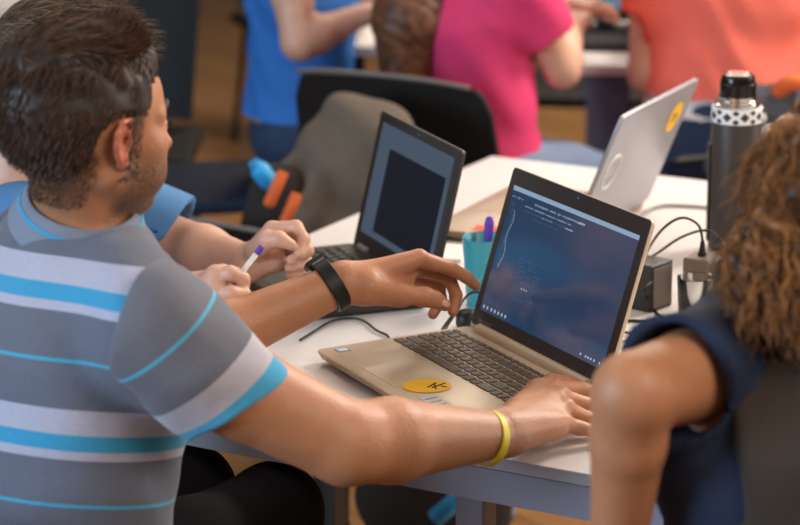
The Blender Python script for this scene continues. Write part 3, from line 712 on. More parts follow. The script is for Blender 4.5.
# ------------------------------------------------------------------ chairs and tables further back
M['chairblack'] = mat('black_chair_plastic', '#151414', .6, spec=.3); M['chairnavy'] = mat('dark_blue_chair_shell', '#18243a', .6, spec=.3); M['tube'] = mat('dark_steel_tube', '#2b2a2b', .35, metal=.5)
M['chairedge'] = mat('pale_chair_edge', '#6b6460', .5)
def chair(label, c, rz, m='chairblack', h=.84, w_=.44, group=None, sw=.45, taper=.12):
    """shell chair, front toward local +y"""
    t = thing('chair', label, 'chair', c, rz, group)
    bm = bmesh.new(); add_box(bm, (0, .01, sw - .02), (w_, .42, .035), bevel=.015, seg=3); bm_obj('seat', bm, M[m], t, auto=50)
    nx, nz = 12, 10; vs, fs = [], []
    for side in (0, 1):
        for j in range(nz + 1):
            for i in range(nx + 1):
                s = i / nx * 2 - 1; tt = j / nz; ww = w_ / 2 * (1 - taper * (1 - tt) - .10 * max(0, tt - .8) / .2)
                vs.append((s * ww, -.20 - .09 * tt + .055 * s * s - .014 * side, sw + .02 + (h - sw - .02) * tt - .02 * s * s * (tt > .9)))
    K = (nx + 1) * (nz + 1)
    for j in range(nz):
        for i in range(nx):
            a = j * (nx + 1) + i; fs.append((a, a + 1, a + nx + 2, a + nx + 1)[::-1]); fs.append((a + K, a + K + 1, a + K + nx + 2, a + K + nx + 1))
    for i in range(nx):
        for j, fl in ((0, 0), (nz, 1)):
            a = j * (nx + 1) + i; q = (a, a + 1, a + 1 + K, a + K); fs.append(q if fl == 0 else q[::-1])
    for j in range(nz):
        for i, fl in ((0, 1), (nx, 0)):
            a = j * (nx + 1) + i; q = (a, a + nx + 1, a + nx + 1 + K, a + K); fs.append(q[::-1] if fl == 0 else q)
    me = bpy.data.meshes.new('backrest'); me.from_pydata(vs, [], fs); me.update(); b = link('backrest', me, M[m], t); me.set_sharp_from_angle(angle=math.radians(50))
    pts = [(-w_ / 2 * .9, -.275, h - .01), (-w_ / 4, -.3, h + .004), (0, -.303, h + .006), (w_ / 4, -.3, h + .004), (w_ / 2 * .9, -.275, h - .01)]
    tube_obj('top_edge', pts, .005, M['chairedge'], b)
    for sx in (-1, 1):
        for sy in (-1, 1):
            bm = bmesh.new(); add_cyl(bm, (sx * w_ * .4, sy * .15, sw - .03), (sx * w_ * .47, sy * .21, .01), .011, seg=12); l = bm_obj('leg', bm, M['tube'], t, auto=40)
            bm = bmesh.new(); add_cyl(bm, (sx * w_ * .47, sy * .21, 0), (sx * w_ * .47, sy * .21, .02), .014, seg=12); bm_obj('glide', bm, M['chairblack'], l)
    return t
def bench(label, c, rz, w_, d_, top, panel, legw=.09, cat='table', name='table'):
    t = thing(name, label, cat, c, rz)
    bm = bmesh.new(); add_box(bm, (w_ / 2, d_ / 2, .7275), (w_, d_, .025), bevel=.003, seg=2); bm_obj('tabletop', bm, M[top], t)
    for x in (.05 + legw / 2, w_ - .05 - legw / 2):
        bm = bmesh.new(); add_box(bm, (x, d_ / 2, .3575), (legw, d_ * .86, .715), bevel=.006); bm_obj('leg', bm, M[panel], t)
    return t
M['bluegrey'] = mat('blue_grey_panel', '#76809a', .5); M['darkwood'] = mat('dark_brown_wood', '#3b2a1f', .5, noise=.15, nscale=8, stretch=(1, 1, .2))
# ------------------------------------------------------------------ people: helpers
def person(label, loc, group=None):
    return thing('person', label, 'person', loc, 0, group)
SKIN = skin_mat('warm_skin', '#bd825d', '#3a2c25', '#c4583f')
SKIN2 = skin_mat('fair_skin', '#cf9f87', '#6b4a3c', '#c96a58')
def finger(b, pts, r0, r1, k=.004):
    n = len(pts); rs = [r0 + (r1 - r0) * i / (n - 1) for i in range(n)]; b.chain(pts, rs, k)
def nail(pts_tip, d, n, w=.0055, l=.009):
    pass

# ------------------------------------------------------------------ the man in the striped shirt
FAZ = math.radians(33); F1 = V(math.cos(FAZ), math.sin(FAZ), 0); R1 = V(F1[1], -F1[0], 0)
man = person('man in grey, white and blue striped shirt pointing at the dark blue laptop screen', (-.5, 3.0, 0))
earp = P(125, 145, 2.955); hf = unit(V(math.cos(math.radians(42)), math.sin(math.radians(42)), -.10)); 
H1 = Frame(earp - R1 * 0, hf, (.06, .03, 1)); H1.o = earp - H1.r * .076
NB = P(80, 238, 3.06); PEL = V(-.462, 2.985, .575)
SR = P(158, 350, 2.86); ER = P(346, 443, 2.90); WR = P(500, 434, 3.053)
SL = P(52, 262, 3.20); EL = P(172, 358, 3.36); WL = P(341, 283, 3.455)
def man_torso(b):
    torso_prims(b, PEL, NB + V(0, 0, -.02), R1, 1.10)
    up = unit(NB - PEL)
    b.econe(NB - up * .13 - F1 * .045, NB - up * .27 - F1 * .05, R1, (.15, .07), (.15, .075), .04)
    return b
b = Body()
man_torso(b)
for sh in (SR, SL): b.chain([NB + V(0, 0, -.03), sh + (NB - sh) * .35 + V(0, 0, .0), sh], [.05, .05, .056], .04)
palmn = unit(V(-.25, -.35, .9))
arm_prims(b, SR, ER, WR, (.057, .0565, .051, .0525, .0285), .012, side=V(.15, .95, .1), flat=1.15)
arm_prims(b, SL, EL, WL, (.06, .052, .045, .045, .026), .025, side=V(0, .2, 1), flat=1.15)
head_prims(b, H1, NB + V(.0, 0, -.01))
# ---- left hand, pointing
q = lambda u, v, y: P(u, v, y)
kI, kM, kR, kP = q(419, 258, 3.50), q(416, 268, 3.525), q(410, 277, 3.545), q(402, 284, 3.56)
for k_, r in ((kI, .0135), (kM, .0135), (kR, .013), (kP, .012)): b.cone(WL + V(.006, 0, 0), k_, .024, r, .014)
b.cone(q(362, 284, 3.46), q(400, 284, 3.50), .024, .02, .014)
finger(b, [kI, q(450, 268, 3.52), q(466, 277, 3.535), q(475.5, 285.5, 3.55)], .0115, .0078)
finger(b, [kM, q(449, 277, 3.545), q(456, 295, 3.55), q(453, 311, 3.54)], .011, .0082)
finger(b, [kR, q(439, 283, 3.57), q(441, 300, 3.57), q(433, 314, 3.56)], .0108, .0078)
finger(b, [kP, q(424, 286, 3.59), q(425, 297, 3.59), q(419, 302, 3.585)], .0095, .007)
b.cone(q(368, 289, 3.45), q(397, 293, 3.475), .024, .017, .014); finger(b, [q(394, 293, 3.475), q(425, 297, 3.485), q(436, 300, 3.49), q(445, 305, 3.492)], .0155, .009, .008)
b.cone(q(380, 292, 3.462), q(402, 300, 3.476), .012, .008, .012)
# ---- right hand, resting on the laptop's corner
q = lambda u, v, y: P(u, v, y + .026)
kI, kM, kR, kP = q(552, 387, 3.205), q(561, 397, 3.17), q(566, 409, 3.135), q(564, 423, 3.10)
WRi = WR + V(-.004, .003, 0)
for k_, r in ((kI, .0135), (kM, .014), (kR, .0135), (kP, .0125)): b.cone(WRi + (WR - ER) * .05, k_, .025, r, .014)
b.cone(q(515, 434, 3.04), q(553, 428, 3.085), .021, .0145, .014)
b.cone(q(512, 424, 3.07), q(545, 404, 3.14), .022, .017, .014)
finger(b, [kI, q(580, 389, 3.235), q(600, 394, 3.245), q(614, 401, 3.24)], .0122, .008)
finger(b, [kM, q(586, 405, 3.185), q(608, 409, 3.20), q(624, 415, 3.195)], .0122, .008)
finger(b, [kR, q(587, 419, 3.15), q(604, 423, 3.155), q(618, 427, 3.15)], .0118, .0078)
finger(b, [kP, q(580, 428, 3.11), q(594, 431, 3.115), q(604, 434, 3.117)], .0108, .007)
finger(b, [q(516, 412, 3.10), q(537, 391, 3.20), q(552, 383, 3.245), q(571, 382, 3.275)], .018, .0088, .01)
# knuckle and tendon relief
for k_ in (kI, kM, kR): b.ell(k_ + V(0, -.002, .006), (.009, .009, .008), None, .008)
def man_attr(v):
    L = H1.loc(v)
    f, r, u = L.T; ar = np.abs(r)
    s = np.clip((-.008 - u) / .03, 0, 1) * np.clip((u + .12) / .03, 0, 1) * np.clip((f - .002) / .02, 0, 1)
    side = np.clip((f - .0) / .012, 0, 1) * np.clip((.03 - f) / .012, 0, 1) * np.clip((.06 - u) / .02, 0, 1) * np.clip((u + .05) / .02, 0, 1) * (ar > .045)
    lips = ((np.abs(u + .052) < .016) & (ar < .026) & (f > .09)).astype(float)
    nape = np.clip((-.03 - f) / .02, 0, 1) * np.clip((u + .12) / .05, 0, 1) * np.clip((.0 - u) / .02, 0, 1)
    near = (np.linalg.norm(L, axis=1) < .2)
    return np.clip(np.maximum.reduce([s * .9, side * .95, nape * .8]) * (1 - lips), 0, 1) * near, near
def man_ruddy(v):
    L = H1.loc(v); f, r, u = L.T; ar = np.abs(r)
    ear = np.clip((ar - .074) / .006, 0, 1) * (np.abs(f) < .04) * (np.abs(u) < .05)
    lips = ((np.abs(u + .052) < .014) & (ar < .024) & (f > .095)).astype(float)
    return np.clip(ear * .5 + lips * .5, 0, 1)
body, bv, bf = sdf_obj('body', b, .0034, SKIN, None, {'stubble': lambda v: man_attr(v)[0], 'ruddy': man_ruddy}, lo=V(-2, 0, .62))
wp(body, man)

# ---- shirt: torso, one sleeve each side, collar
STR = striped_mat('striped_jersey', .178, [(.031, '#b7b6c6'), (.051, '#3f9cc4'), (.062, '#b3b3c4'), (.117, '#686c7a'), (.1215, '#46a6c8'), (.178, '#686c7a')])

SEAM_O, SEAM_N = P(131, 308, 2.83), unit(V(.93, -.25, -.27))
axis = unit(NB - PEL); armd = unit(ER - SR)
s = Body(); man_torso(s)
for sh, sd in ((SR, 1), (SL, -1)): s.chain([NB + V(0, 0, -.03), sh + (NB - sh) * .4 + V(0, 0, .0), sh + (NB - sh) * .05 + V(0, 0, .015)], [.056, .052, .056], .04)
s.cone(SR + unit(NB - SR) * .02, SR + armd * .07, .056, .053, .03); s.cone(SL, SL + unit(EL - SL) * .06, .056, .054, .03)
s.grow(.014)
s.fn(lambda p: np.where((np.linalg.norm(p - SR - ((p - SR) @ armd)[:, None] * armd, axis=1) < .088) & ((p - SR) @ armd > -.02), (p - SR) @ armd - .075, -1.0), .0)
def folds(p):
    a = (p - PEL) @ axis; c = p @ R1; d = p @ F1
    return .003 * np.sin(a * 60 + 6 * np.sin(c * 11) + d * 14) * np.clip((.25 - a) / .2, 0, 1) + .0022 * np.sin(c * 34 + a * 22 + np.sin(d * 20) * 1.5)
s.p = [(f if f is None else f, c, R, k, op) for f, c, R, k, op in s.p]
s.fn(lambda p: np.full(len(p), -1.0))
_ev = s.ev
class Wavy(Body):
    """a body whose surface is pushed in and out by a fold function"""
    def __init__(self, src, fold): self.p = src.p; self.fold = fold
    def ev(self, p): return Body.ev(self, p) + self.fold(p)
NA = unit(H1.W(-.018, 0, -.02) - NB)
s.cone(NB + NA * .012 - axis * .0, NB + NA * .25, .060, .11, .01, 'sub')
SEAML_O, SEAML_N = SL + unit(NB - SL) * .03, unit(unit(SL - NB) * .7 + unit(EL - SL) * .75)
def stripe_torso(v): return -((v - NB) @ axis) - .0165 + .05 * ((v - NB) @ R1)
shirt, sv, sf = sdf_obj('shirt', Wavy(s, folds), .0042, STR, None, {'stripe': lambda v: stripe_torso(v) + .178 * 4}, lo=V(-2, 0, .5))
wp(shirt, man)
def sleeve(sh, el, so, sn, cuff, rr, fold, off, cn=None):
    ad = unit(el - sh); L = cuff; end = sh + ad * L
    b = Body(); b.chain([sh - ad * .02 + V(0, 0, .0), sh + ad * .05, end + ad * .04], rr, .03)
    b.cone(sh - ad * .02, sh + (NB - sh) * .3 - V(0, 0, .01), rr[0], rr[0] * .8, .04)
    inn = Body(); inn.chain([sh + ad * (L - .05), end + ad * .05], [rr[1] * .6, rr[2] - .008], .01)
    cn = ad if cn is None else unit(cn); b.plane(end, cn, .003)
    b.fn(lambda p: -inn.ev(p), .002)
    b.plane(so, -sn, .006)
    att = lambda v: (v - end) @ (unit(cn * .6 + ad * .4)) + off + .183 * 4
    return sdf_obj('sleeve', Wavy(b, fold), .0036, STR, None, {'stripe': att})[0]
# the cuff band is blue, then pale, grey, thin blue: distance runs up from the cuff
def sfold(p): 
    a = (p - SR) @ armd; w_ = cross(armd, V(0, 0, 1)); c = (p - SR) @ unit(w_); d = (p - SR) @ unit(cross(armd, w_))
    return .0028 * np.sin(a * 42 + c * 45 + 2 * np.sin(d * 30)) * np.clip(a / .05, 0, 1) + .0015 * np.sin(c * 60 - a * 30)
SLV = striped_mat('striped_sleeve_jersey', .3, [(.1, '#6e707b'), (.1045, '#58b0cf'), (.166, '#6e707b'), (.2035, '#b9b6c0'), (.2245, '#4aa3cc'), (.3, '#4aa3cc')])
SE = P(237, 401, 2.875); S0 = P(160, 333, 2.862)
slr = sleeve(S0, SE, SEAM_O, SEAM_N, float(np.linalg.norm(SE - S0)), [.068, .072, .0705], sfold, .2245 - .183 * 4, V(.55, .05, -.83))
slr.data.materials.clear(); slr.data.materials.append(SLV)
wp(slr, man); slr.parent = shirt; slr.matrix_parent_inverse = shirt.matrix_parent_inverse.inverted() @ Matrix() if False else Matrix()
sll = sleeve(SL, EL, SEAML_O, SEAML_N, .15, [.075, .071, .066], lambda p: 0 * p[:, 0], .2245 - .183 * 4)
sll.data.materials.clear(); sll.data.materials.append(SLV); sll.parent = shirt
# collar: a folded band round the neck
M['collar'] = mat('grey_rib_collar', '#7f8796', .85, noise=.08, nscale=300); M['collarblue'] = mat('blue_collar_tipping', '#3f9cc4', .8)
CN = unit(NA + F1 * .18); CS = unit(R1 - CN * (R1 @ CN)); CF = -cross(CN, CS); CF = CF if CF @ F1 > 0 else -CF; CB = NB + NA * .026
def ringband(name, rows, m, parent, n=64, gap=.5):
    """rows: (half width, half depth, height along the neck, forward shift)"""
    vs = []
    for (w_, d_, h, fs) in rows:
        for i in range(n + 1):
            a = gap / 2 + (2 * math.pi - gap) * i / n
            vs.append(CB + CN * h + CF * (fs + d_ * _c(a)) + CS * (w_ * _s(a)))
    fs_ = [(r * (n + 1) + i, r * (n + 1) + i + 1, (r + 1) * (n + 1) + i + 1, (r + 1) * (n + 1) + i) for r in range(len(rows) - 1) for i in range(n)]
    o = np_mesh(name, np.array(vs), np.array(fs_), m); o.parent = parent; return o
ringband('collar', [(.064, .064, .0, .0), (.065, .065, .034, .0), (.0675, .0675, .039, .0), (.071, .071, .0375, .0), (.079, .079, .018, -.001), (.088, .087, -.004, -.002), (.087, .086, -.009, -.002), (.070, .070, .0, 0)], M['collar'], shirt)
ringband('collar_tipping', [(.0765, .0765, .0265, -.0005), (.0787, .0787, .0215, -.0008)], M['collarblue'], shirt)

# ---- trousers, with the feet
M['trouser'] = mat('black_denim', '#101013', .9, noise=.15, nscale=60, spec=.15)
M['shoe'] = mat('dark_shoe_leather', '#1d1917', .5)
def trousers(parent, pel, F, R, m, knee=.43, w=1.06, spread=.1, sm='shoe', top=.06, h=.008, foot_z=0.0, kz=.52, seat=.462):
    b = Body(); b.econe(pel + V(0, 0, top), pel - V(0, 0, .02), R, (.15 * w, .112 * w), (.17 * w, .126 * w), .03); feet = []
    for sd in (-1, 1):
        hip = pel + R * sd * .085 + V(0, 0, -.0); kn = hip + F * knee + R * sd * (spread - .085); kn[2] = kz; an = kn + F * .02; an[2] = .09
        b.chain([hip, hip + (kn - hip) * .5, kn], [.092, .083, .066], .03)
        if sd == 1: b.plane(V(0, 0, seat), V(0, 0, -1), .01)
    for sd in (-1, 1):
        hip = pel + R * sd * .085; kn = hip + F * knee + R * sd * (spread - .085); kn[2] = kz; an = kn + F * .02; an[2] = .09
        b.chain([kn, kn + (an - kn) * .35, an], [.066, .062, .05], .02); feet.append(an)
    o = sdf_obj('trousers', b, h, m)[0]; wp(o, parent)
    for an in feet:
        f = Body(); f.econe(an + V(0, 0, -.045), an + F * .15 + V(0, 0, -.055), R, (.04, .044), (.045, .032), .02); f.ell(an + V(0, 0, -.03), (.042, .042, .05), None, .02); f.plane(V(0, 0, .002), V(0, 0, -1), .004)
        wp(sdf_obj('shoe', f, .008, M[sm])[0], parent)
    return o
FL = V(math.cos(math.radians(58)), math.sin(math.radians(58)), 0); RL = V(FL[1], -FL[0], 0)
trousers(man, PEL, FL, RL, M['trouser'], knee=.41, kz=.59, spread=.075)
chair('black chair the man in the striped shirt sits on', PEL * V(1, 1, 0) - FL * .04, math.radians(58 - 90), 'chairblack', .78, .44, sw=.455)

# ---- hair
HAIR1 = hair_mat('dark_brown_hair', '#1a110c', '#6e4a32', .48)
hb = Body(); W = H1.W
hb.ell(W(-.02, 0, .042), (.107, .083, .088), H1.A, .01)
hb.ell(W(.016, 0, .092), (.066, .06, .042), H1.A, .02)
hb.ell(W(-.04, 0, .088), (.082, .07, .05), H1.A, .02)
hb.ell(W(-.058, 0, .02), (.06, .068, .062), H1.A, .02)
hb.cone(W(.02, .058, .07), W(.018, .062, .03), .019, .012, .012); hb.cone(W(.02, -.058, .07), W(.018, -.062, .03), .019, .012, .012)
def hairline(p):
    f, r, u = H1.loc(p).T; ar = np.abs(r)
    cut = np.maximum.reduce([f - (.094 + np.clip(u - .09, -.2, .05) * .35 + 0 * f), np.where(u < .075, f - (.038 + (u - .03) * .5), -1.0),
        np.where(f > -.03, .0 - u + np.clip((f + .03) * 2.2, 0, .06) - .02, -1.0), -.072 - u - np.clip((-.06 - f), -.1, .02) * .4])
    # room for the ear
    ear = .036 - np.sqrt(((f + .003) / 1.0) ** 2 + ((u - .0) / 1.15) ** 2); ear = np.where(ar > .04, ear, -1.0)
    return np.maximum(cut, ear)
hb.fn(hairline, .004)
class HB(Body):
    def __init__(self, src): self.p = src.p
    def ev(self, p):
        q = H1.loc(p); return Body.ev(self, p) + .0018 * np.sin(q[:, 0] * 120 + 8 * np.sin(q[:, 1] * 55) + q[:, 2] * 60) * np.clip((q[:, 2] - .04) / .05, 0, 1)
hv, hf_ = HB(hb).surface(.0034)
hn = normals_of(hv, hf_)
hair = np_mesh('hair', hv, hf_, HAIR1, None, {'shade': np.full(len(hv), .12)}); wp(hair, man)
def flow1(p, n):
    f, r, u = H1.loc(p).T; topw = np.clip((u - .085) / .03, 0, 1)[:, None]
    top = H1.f * (.75 - 1.15 * np.clip((f + .01) / .08, 0, 1))[:, None] + H1.r * (.45 - .4 * np.clip((f + .01) / .06, 0, 1))[:, None] + H1.u * (.1 + .5 * np.clip((f + .02) / .08, 0, 1))[:, None]
    side = -H1.f * .45 - H1.u * .9
    return top * topw + side * (1 - topw)
def in_hair(p, m=0.0):
    return hairline(p) < -m
L_ = H1.loc(hv); ok = in_hair(hv, -.0015) & ((hn * (hv - W(-.02, 0, .03))).sum(1) > 0)
idx = rng.choice(np.nonzero(ok)[0], 9000); ln = np.where(L_[idx, 2] > .085, rng.uniform(.014, .032, 9000) * (1 - .45 * np.clip((L_[idx, 0] - .03) / .04, 0, 1)), rng.uniform(.007, .013, 9000))
st = strands('hair_strands', hv[idx] - hn[idx] * .001, hn[idx], flow1, ln, .00085, HAIR1, None, 6, lift=(.1 - .1 * np.clip((L_[idx, 0] - .02) / .03, 0, 1))[:, None], spread=.22)
st.parent = hair
# short fade at the nape and the sideburns, rooted in the skin
Lb = H1.loc(bv); bn = normals_of(bv, bf); fb, rb_, ub = Lb.T; arb = np.abs(rb_)
zone = (np.linalg.norm(Lb, axis=1) < .16) & (((fb < -.025) & (ub > -.085) & (ub < -.01)) | ((fb > -.002) & (fb < .034) & (arb > .045) & (ub > -.045) & (ub < .07)) | ((fb > -.04) & (fb < .03) & (arb > .045) & (arb < .08) & (ub > .03) & (ub < .07)))
zi = rng.choice(np.nonzero(zone)[0], 9000); zp = bv[zi] + rng.normal(0, .0014, (9000, 3)); fad = strands('short_hair', zp, bn[zi], lambda p, n: -H1.u * .9 - H1.f * .3 + 0 * p, rng.uniform(.003, .0055, 9000), .0003, HAIR1, None, 3, lift=.35, spread=.35); fad.parent = hair
# brow and lashes on the visible side, eyes
M['eyewhite'] = mat('eye_white', '#d9cfc6', .2); M['iris'] = mat('brown_iris', '#2a1710', .15); M['brow'] = mat('dark_brow_hair', '#1c130e', .6)
for sd in (-1, 1):
    pts = [W(.095, sd * .014, .036), W(.093, sd * .03, .042), W(.080, sd * .046, .038), W(.068, sd * .053, .03)]
    o = tube_obj('eyebrow', pts, .0034, M['brow'], seg=6); wp(o, man)
    bm = bmesh.new(); bmesh.ops.create_uvsphere(bm, u_segments=20, v_segments=14, radius=.0125, matrix=Matrix.Translation(Vector(W(.0805, sd * .032, .012)))); e = bm_obj('eye', bm, M['eyewhite'], None, smooth=True); wp(e, man)
    bm = bmesh.new(); bmesh.ops.create_uvsphere(bm, u_segments=16, v_segments=10, radius=.006, matrix=Matrix.Translation(Vector(W(.0885, sd * .032, .010)))); i_ = bm_obj('iris', bm, M['iris'], None, smooth=True); i_.parent = e
    vs, fs = [], []
    for k in range(9):
        a = -.9 + 1.8 * k / 8; p0 = W(.0905 - .004 * a * a, sd * (.032 + .011 * a), .0175 - .004 * a * a); p1 = p0 + H1.f * .009 + H1.u * .004 + H1.r * sd * a * .004
        x, y = tube([p0, (p0 + p1) / 2 - H1.u * .001, p1], [.0007, .0005, .0002], 4); fs += [tuple(dict.fromkeys(i + len(vs) for i in f)) for f in y]; vs += x
    me = bpy.data.meshes.new('eyelashes'); me.from_pydata([tuple(map(float, v)) for v in vs], [], fs); o = link('eyelashes', me, M['brow']); wp(o, man)
    bm = bmesh.new(); 
    # upper lid
    bmesh.ops.create_uvsphere(bm, u_segments=20, v_segments=14, radius=.0134); bmesh.ops.bisect_plane(bm, geom=bm.verts[:] + bm.edges[:] + bm.faces[:], plane_co=(0, 0, .003), plane_no=(-.3, 0, 1), clear_inner=True)
    bmesh.ops.transform(bm, matrix=frame4(W(.0805, sd * .032, .012), H1.f, H1.r, H1.u), verts=bm.verts); o = bm_obj('eyelid', bm, SKIN, None, smooth=True); wp(o, man)

# ---- watch and wristband
M['watchstrap'] = mat('black_resin_strap', '#1a1a1c', .45); M['watchface'] = mat('watch_face', '#141618', .35)
def band(name, c, ax, side, ra, rb, width, th, m, parent, n=56, prof=((-.5, 0), (-.45, 1), (.45, 1), (.5, 0))):
    ax = unit(ax); side = unit(side - ax * (side @ ax)); fr = cross(ax, side); vs, fs = [], []
    pr = [(p * width, q_ * th) for p, q_ in prof] + [(.5 * width, -.001), (-.5 * width, -.001)]; K = len(pr)
    for i in range(n):
        a = 2 * math.pi * i / n
        for (x, o_) in pr: vs.append(c + ax * x + side * ((ra + o_) * _c(a)) + fr * ((rb + o_) * _s(a)))
    for i in range(n):
        j = (i + 1) % n
        for k in range(K):
            k2 = (k + 1) % K; fs.append((i * K + k, i * K + k2, j * K + k2, j * K + k))
    o = np_mesh(name, np.array(vs), np.array(fs), m, smooth=False); o.data.polygons.foreach_set('use_smooth', [True] * len(fs)); o.data.set_sharp_from_angle(angle=.7)
    wp(o, parent); return o, ax, side, fr
wc = P(331, 284.5, 3.452); wax = WL - EL
o, ax_, sd_, fr_ = band('watch', wc, unit(wax) + V(.0, 0, .18), V(0, .45, 1), .0375, .0325, .022, .003, M['watchstrap'], man); o['label'] = 'black digital wristwatch'
wcase = wc + sd_ * .0395 + fr_ * (-.004)
bm = bmesh.new(); add_box(bm, (0, 0, 0), (.034, .032, .01), bevel=.003, seg=3); bmesh.ops.transform(bm, matrix=frame4(wcase, ax_, fr_, sd_), verts=bm.verts); cs = bm_obj('watch_case', bm, M['watchstrap'], None, auto=40); cs.parent = o
bm = bmesh.new(); add_box(bm, (0, 0, .0052), (.024, .022, .0012), bevel=.0004); bmesh.ops.transform(bm, matrix=frame4(wcase, ax_, fr_, sd_), verts=bm.verts); g_ = bm_obj('watch_face', bm, M['watchface'], None); g_.parent = o
bm = bmesh.new(); 
add_box(bm, (.0, .018, -.004), (.02, .004, .006), bevel=.001); bmesh.ops.transform(bm, matrix=frame4(wcase, ax_, fr_, sd_), verts=bm.verts); g_ = bm_obj('watch_buckle', bm, M['chrome'], None); g_.parent = o
for dx in (-.011, .011):
    bm = bmesh.new(); add_cyl(bm, (dx, -.019, 0), (dx, -.0145, 0), .0018, seg=10); bmesh.ops.transform(bm, matrix=frame4(wcase, ax_, fr_, sd_), verts=bm.verts); bm_obj('watch_button', bm, M['chrome'], o)
M['bandyellow'] = mat('yellow_silicone', '#f2dc3a', .45)
yb, *_ = band('wristband', P(487.5, 438, 3.037), unit(WR - ER) * V(1, 1, 1) + V(.0, -.0, -.22), V(.1, .9, .2), .036, .0325, .0115, .002, M['bandyellow'], man); yb['label'] = 'yellow silicone wristband'

# nails of the pointing hand
M['nail'] = mat('fingernail', '#d9a58c', .3)
def nail_obj(c, d, n, w_, l_, parent):
    d = unit(d); n = unit(n - d * (n @ d)); bm = bmesh.new(); bmesh.ops.create_uvsphere(bm, u_segments=16, v_segments=10, radius=1)
    bmesh.ops.scale(bm, vec=(l_, w_, .0016), verts=bm.verts); bmesh.ops.transform(bm, matrix=frame4(c, d, cross(n, d), n), verts=bm.verts); wp(bm_obj('fingernail', bm, M['nail'], None, smooth=True), parent)
d_ = P(445, 305, 3.492) - P(436, 300, 3.49); n_ = V(-.1, -.9, .45); nail_obj(P(443.5, 303.5, 3.49) + unit(n_ - unit(d_) * (n_ @ unit(d_))) * .0088, d_, n_, .0052, .0075, man)
d_ = P(475.5, 285.5, 3.55) - P(466, 277, 3.535); n_ = V(.3, .1, 1); nail_obj(P(475, 285, 3.549) + unit(n_ - unit(d_) * (n_ @ unit(d_))) * .0072, d_, n_, .0046, .0062, man)
# ------------------------------------------------------------------ other people
def tee(parent, name, torso, pel, nb, sh, el, cover, m, R, w=1.0, grow=.014, neck=None, h=.006, k=.04, fold=.0025, r=(.056, .054, .06), lo=None):
    """short sleeved shirt: trunk and two sleeves; cover = share of the upper arm that the sleeve hides"""
    s = Body(); torso_prims(s, pel, nb, R, w, k)
    for q in sh: s.chain([nb, q + (nb - q) * .35 + V(0, 0, .01), q], [.052 * w, .05 * w, .052 * w], k)
    for q, e in zip(sh, el):
        d = e - q; s.cone(q, q + d * cover, r[0], r[2], .03)
    s.grow(grow); tor = Body(); torso_prims(tor, pel, nb, R, w, k)
    for q, e in zip(sh, el):
        d = unit(e - q); E = q + (e - q) * cover; L = np.linalg.norm(e - q) * cover; o_ = s.p
        s.fn(lambda p, E=E, d=d, rr=r[2] + grow + .012: np.where((np.abs((p - E) @ d - .06) < .10) & (np.linalg.norm(p - E - ((p - E) @ d)[:, None] * d, axis=1) < rr) & (tor.ev(p) > grow + .013), (p - E) @ d, -1.0), .0)
        s.cone(E - d * .018, E + d * .03, r[2] + grow - .014, r[2] + grow - .010, .002, 'sub')
    na = unit((neck if neck is not None else nb + V(0, 0, .1)) - nb); s.cone(nb + na * .02, nb + na * .25, .055, .1, .01, 'sub')
    f = lambda p: fold * np.sin((p @ V(.3, .2, 1)) * 42 + 5 * np.sin(p @ R * 14)) + fold * .8 * np.sin(p @ R * 36 + p[:, 2] * 25)
    o = sdf_obj(name, Wavy(s, f), h, m, None, None, lo=lo)[0]; wp(o, parent); return o

# ---- the man behind, in blue, with a pen
man2 = person('man in plain blue shirt holding a white pen, mostly hidden behind the striped shirt', (-.8, 3.7, 0))
F2 = unit(V(.92, .4, 0)); R2 = V(F2[1], -F2[0], 0)
NB2 = P(4, 210, 3.80); H2 = Frame(P(56, 92, 3.80), V(.9, .3, -.34), (.3, .1, 1))
SL2, EL2, WL2 = P(78, 196, 3.93), P(188, 252, 3.90), P(243, 264, 3.80)
SR2, ER2, WR2 = P(40, 245, 3.66), P(95, 310, 3.58), P(203, 293, 3.665)
PEL2 = NB2 - F2 * .25; PEL2[2] = .575
b = Body(); torso_prims(b, PEL2, NB2 - V(0, 0, .02), R2, .98)
for sh in (SR2, SL2): b.chain([NB2, sh + (NB2 - sh) * .35, sh], [.052, .052, .054], .04)
arm_prims(b, SL2, EL2, WL2, (.056, .05, .044, .046, .027), .02, side=V(0, .3, 1)); arm_prims(b, SR2, ER2, WR2, (.056, .05, .043, .044, .027), .02, side=V(0, .3, 1))
head_prims(b, H2, NB2)
q = lambda u, v, y: P(u, v, y - .07)
kI, kM, kR, kP = q(272, 229, 3.85), q(283, 237, 3.875), q(288, 250, 3.88), q(286, 262, 3.88)
for k_ in (kI, kM, kR, kP): b.cone(WL2 + V(.008, 0, 0), k_, .023, .013, .012)
b.cone(WL2, q(278, 263, 3.85), .022, .015, .012)
finger(b, [kI, q(296, 227, 3.84), q(304, 239, 3.82), q(299, 254, 3.805)], .012, .008)
finger(b, [kM, q(303, 239, 3.85), q(308, 251, 3.83), q(291, 260, 3.81)], .0115, .008)
finger(b, [kR, q(303, 254, 3.86), q(308, 263, 3.84), q(289, 268, 3.815)], .011, .008)
finger(b, [kP, q(299, 266, 3.86), q(305, 273, 3.845), q(290, 275, 3.82)], .0095, .0072)
finger(b, [q(256, 250, 3.84), q(268, 240, 3.81), q(279, 239, 3.80), q(291, 245, 3.80)], .017, .0088, .008)
q = P
for k_ in (q(216, 276, 3.64), q(214, 290, 3.63)): b.cone(WR2, k_, .025, .018, .012)
finger(b, [q(210, 279, 3.645), q(230, 273, 3.63), q(243, 279, 3.64), q(244, 285, 3.655)], .0125, .0095)
finger(b, [q(214, 293, 3.63), q(231, 293, 3.615), q(244, 294, 3.63), q(243, 299, 3.65)], .0125, .0095)
finger(b, [q(212, 303, 3.64), q(228, 306, 3.625), q(239, 306, 3.635), q(236, 309, 3.65)], .011, .0085)
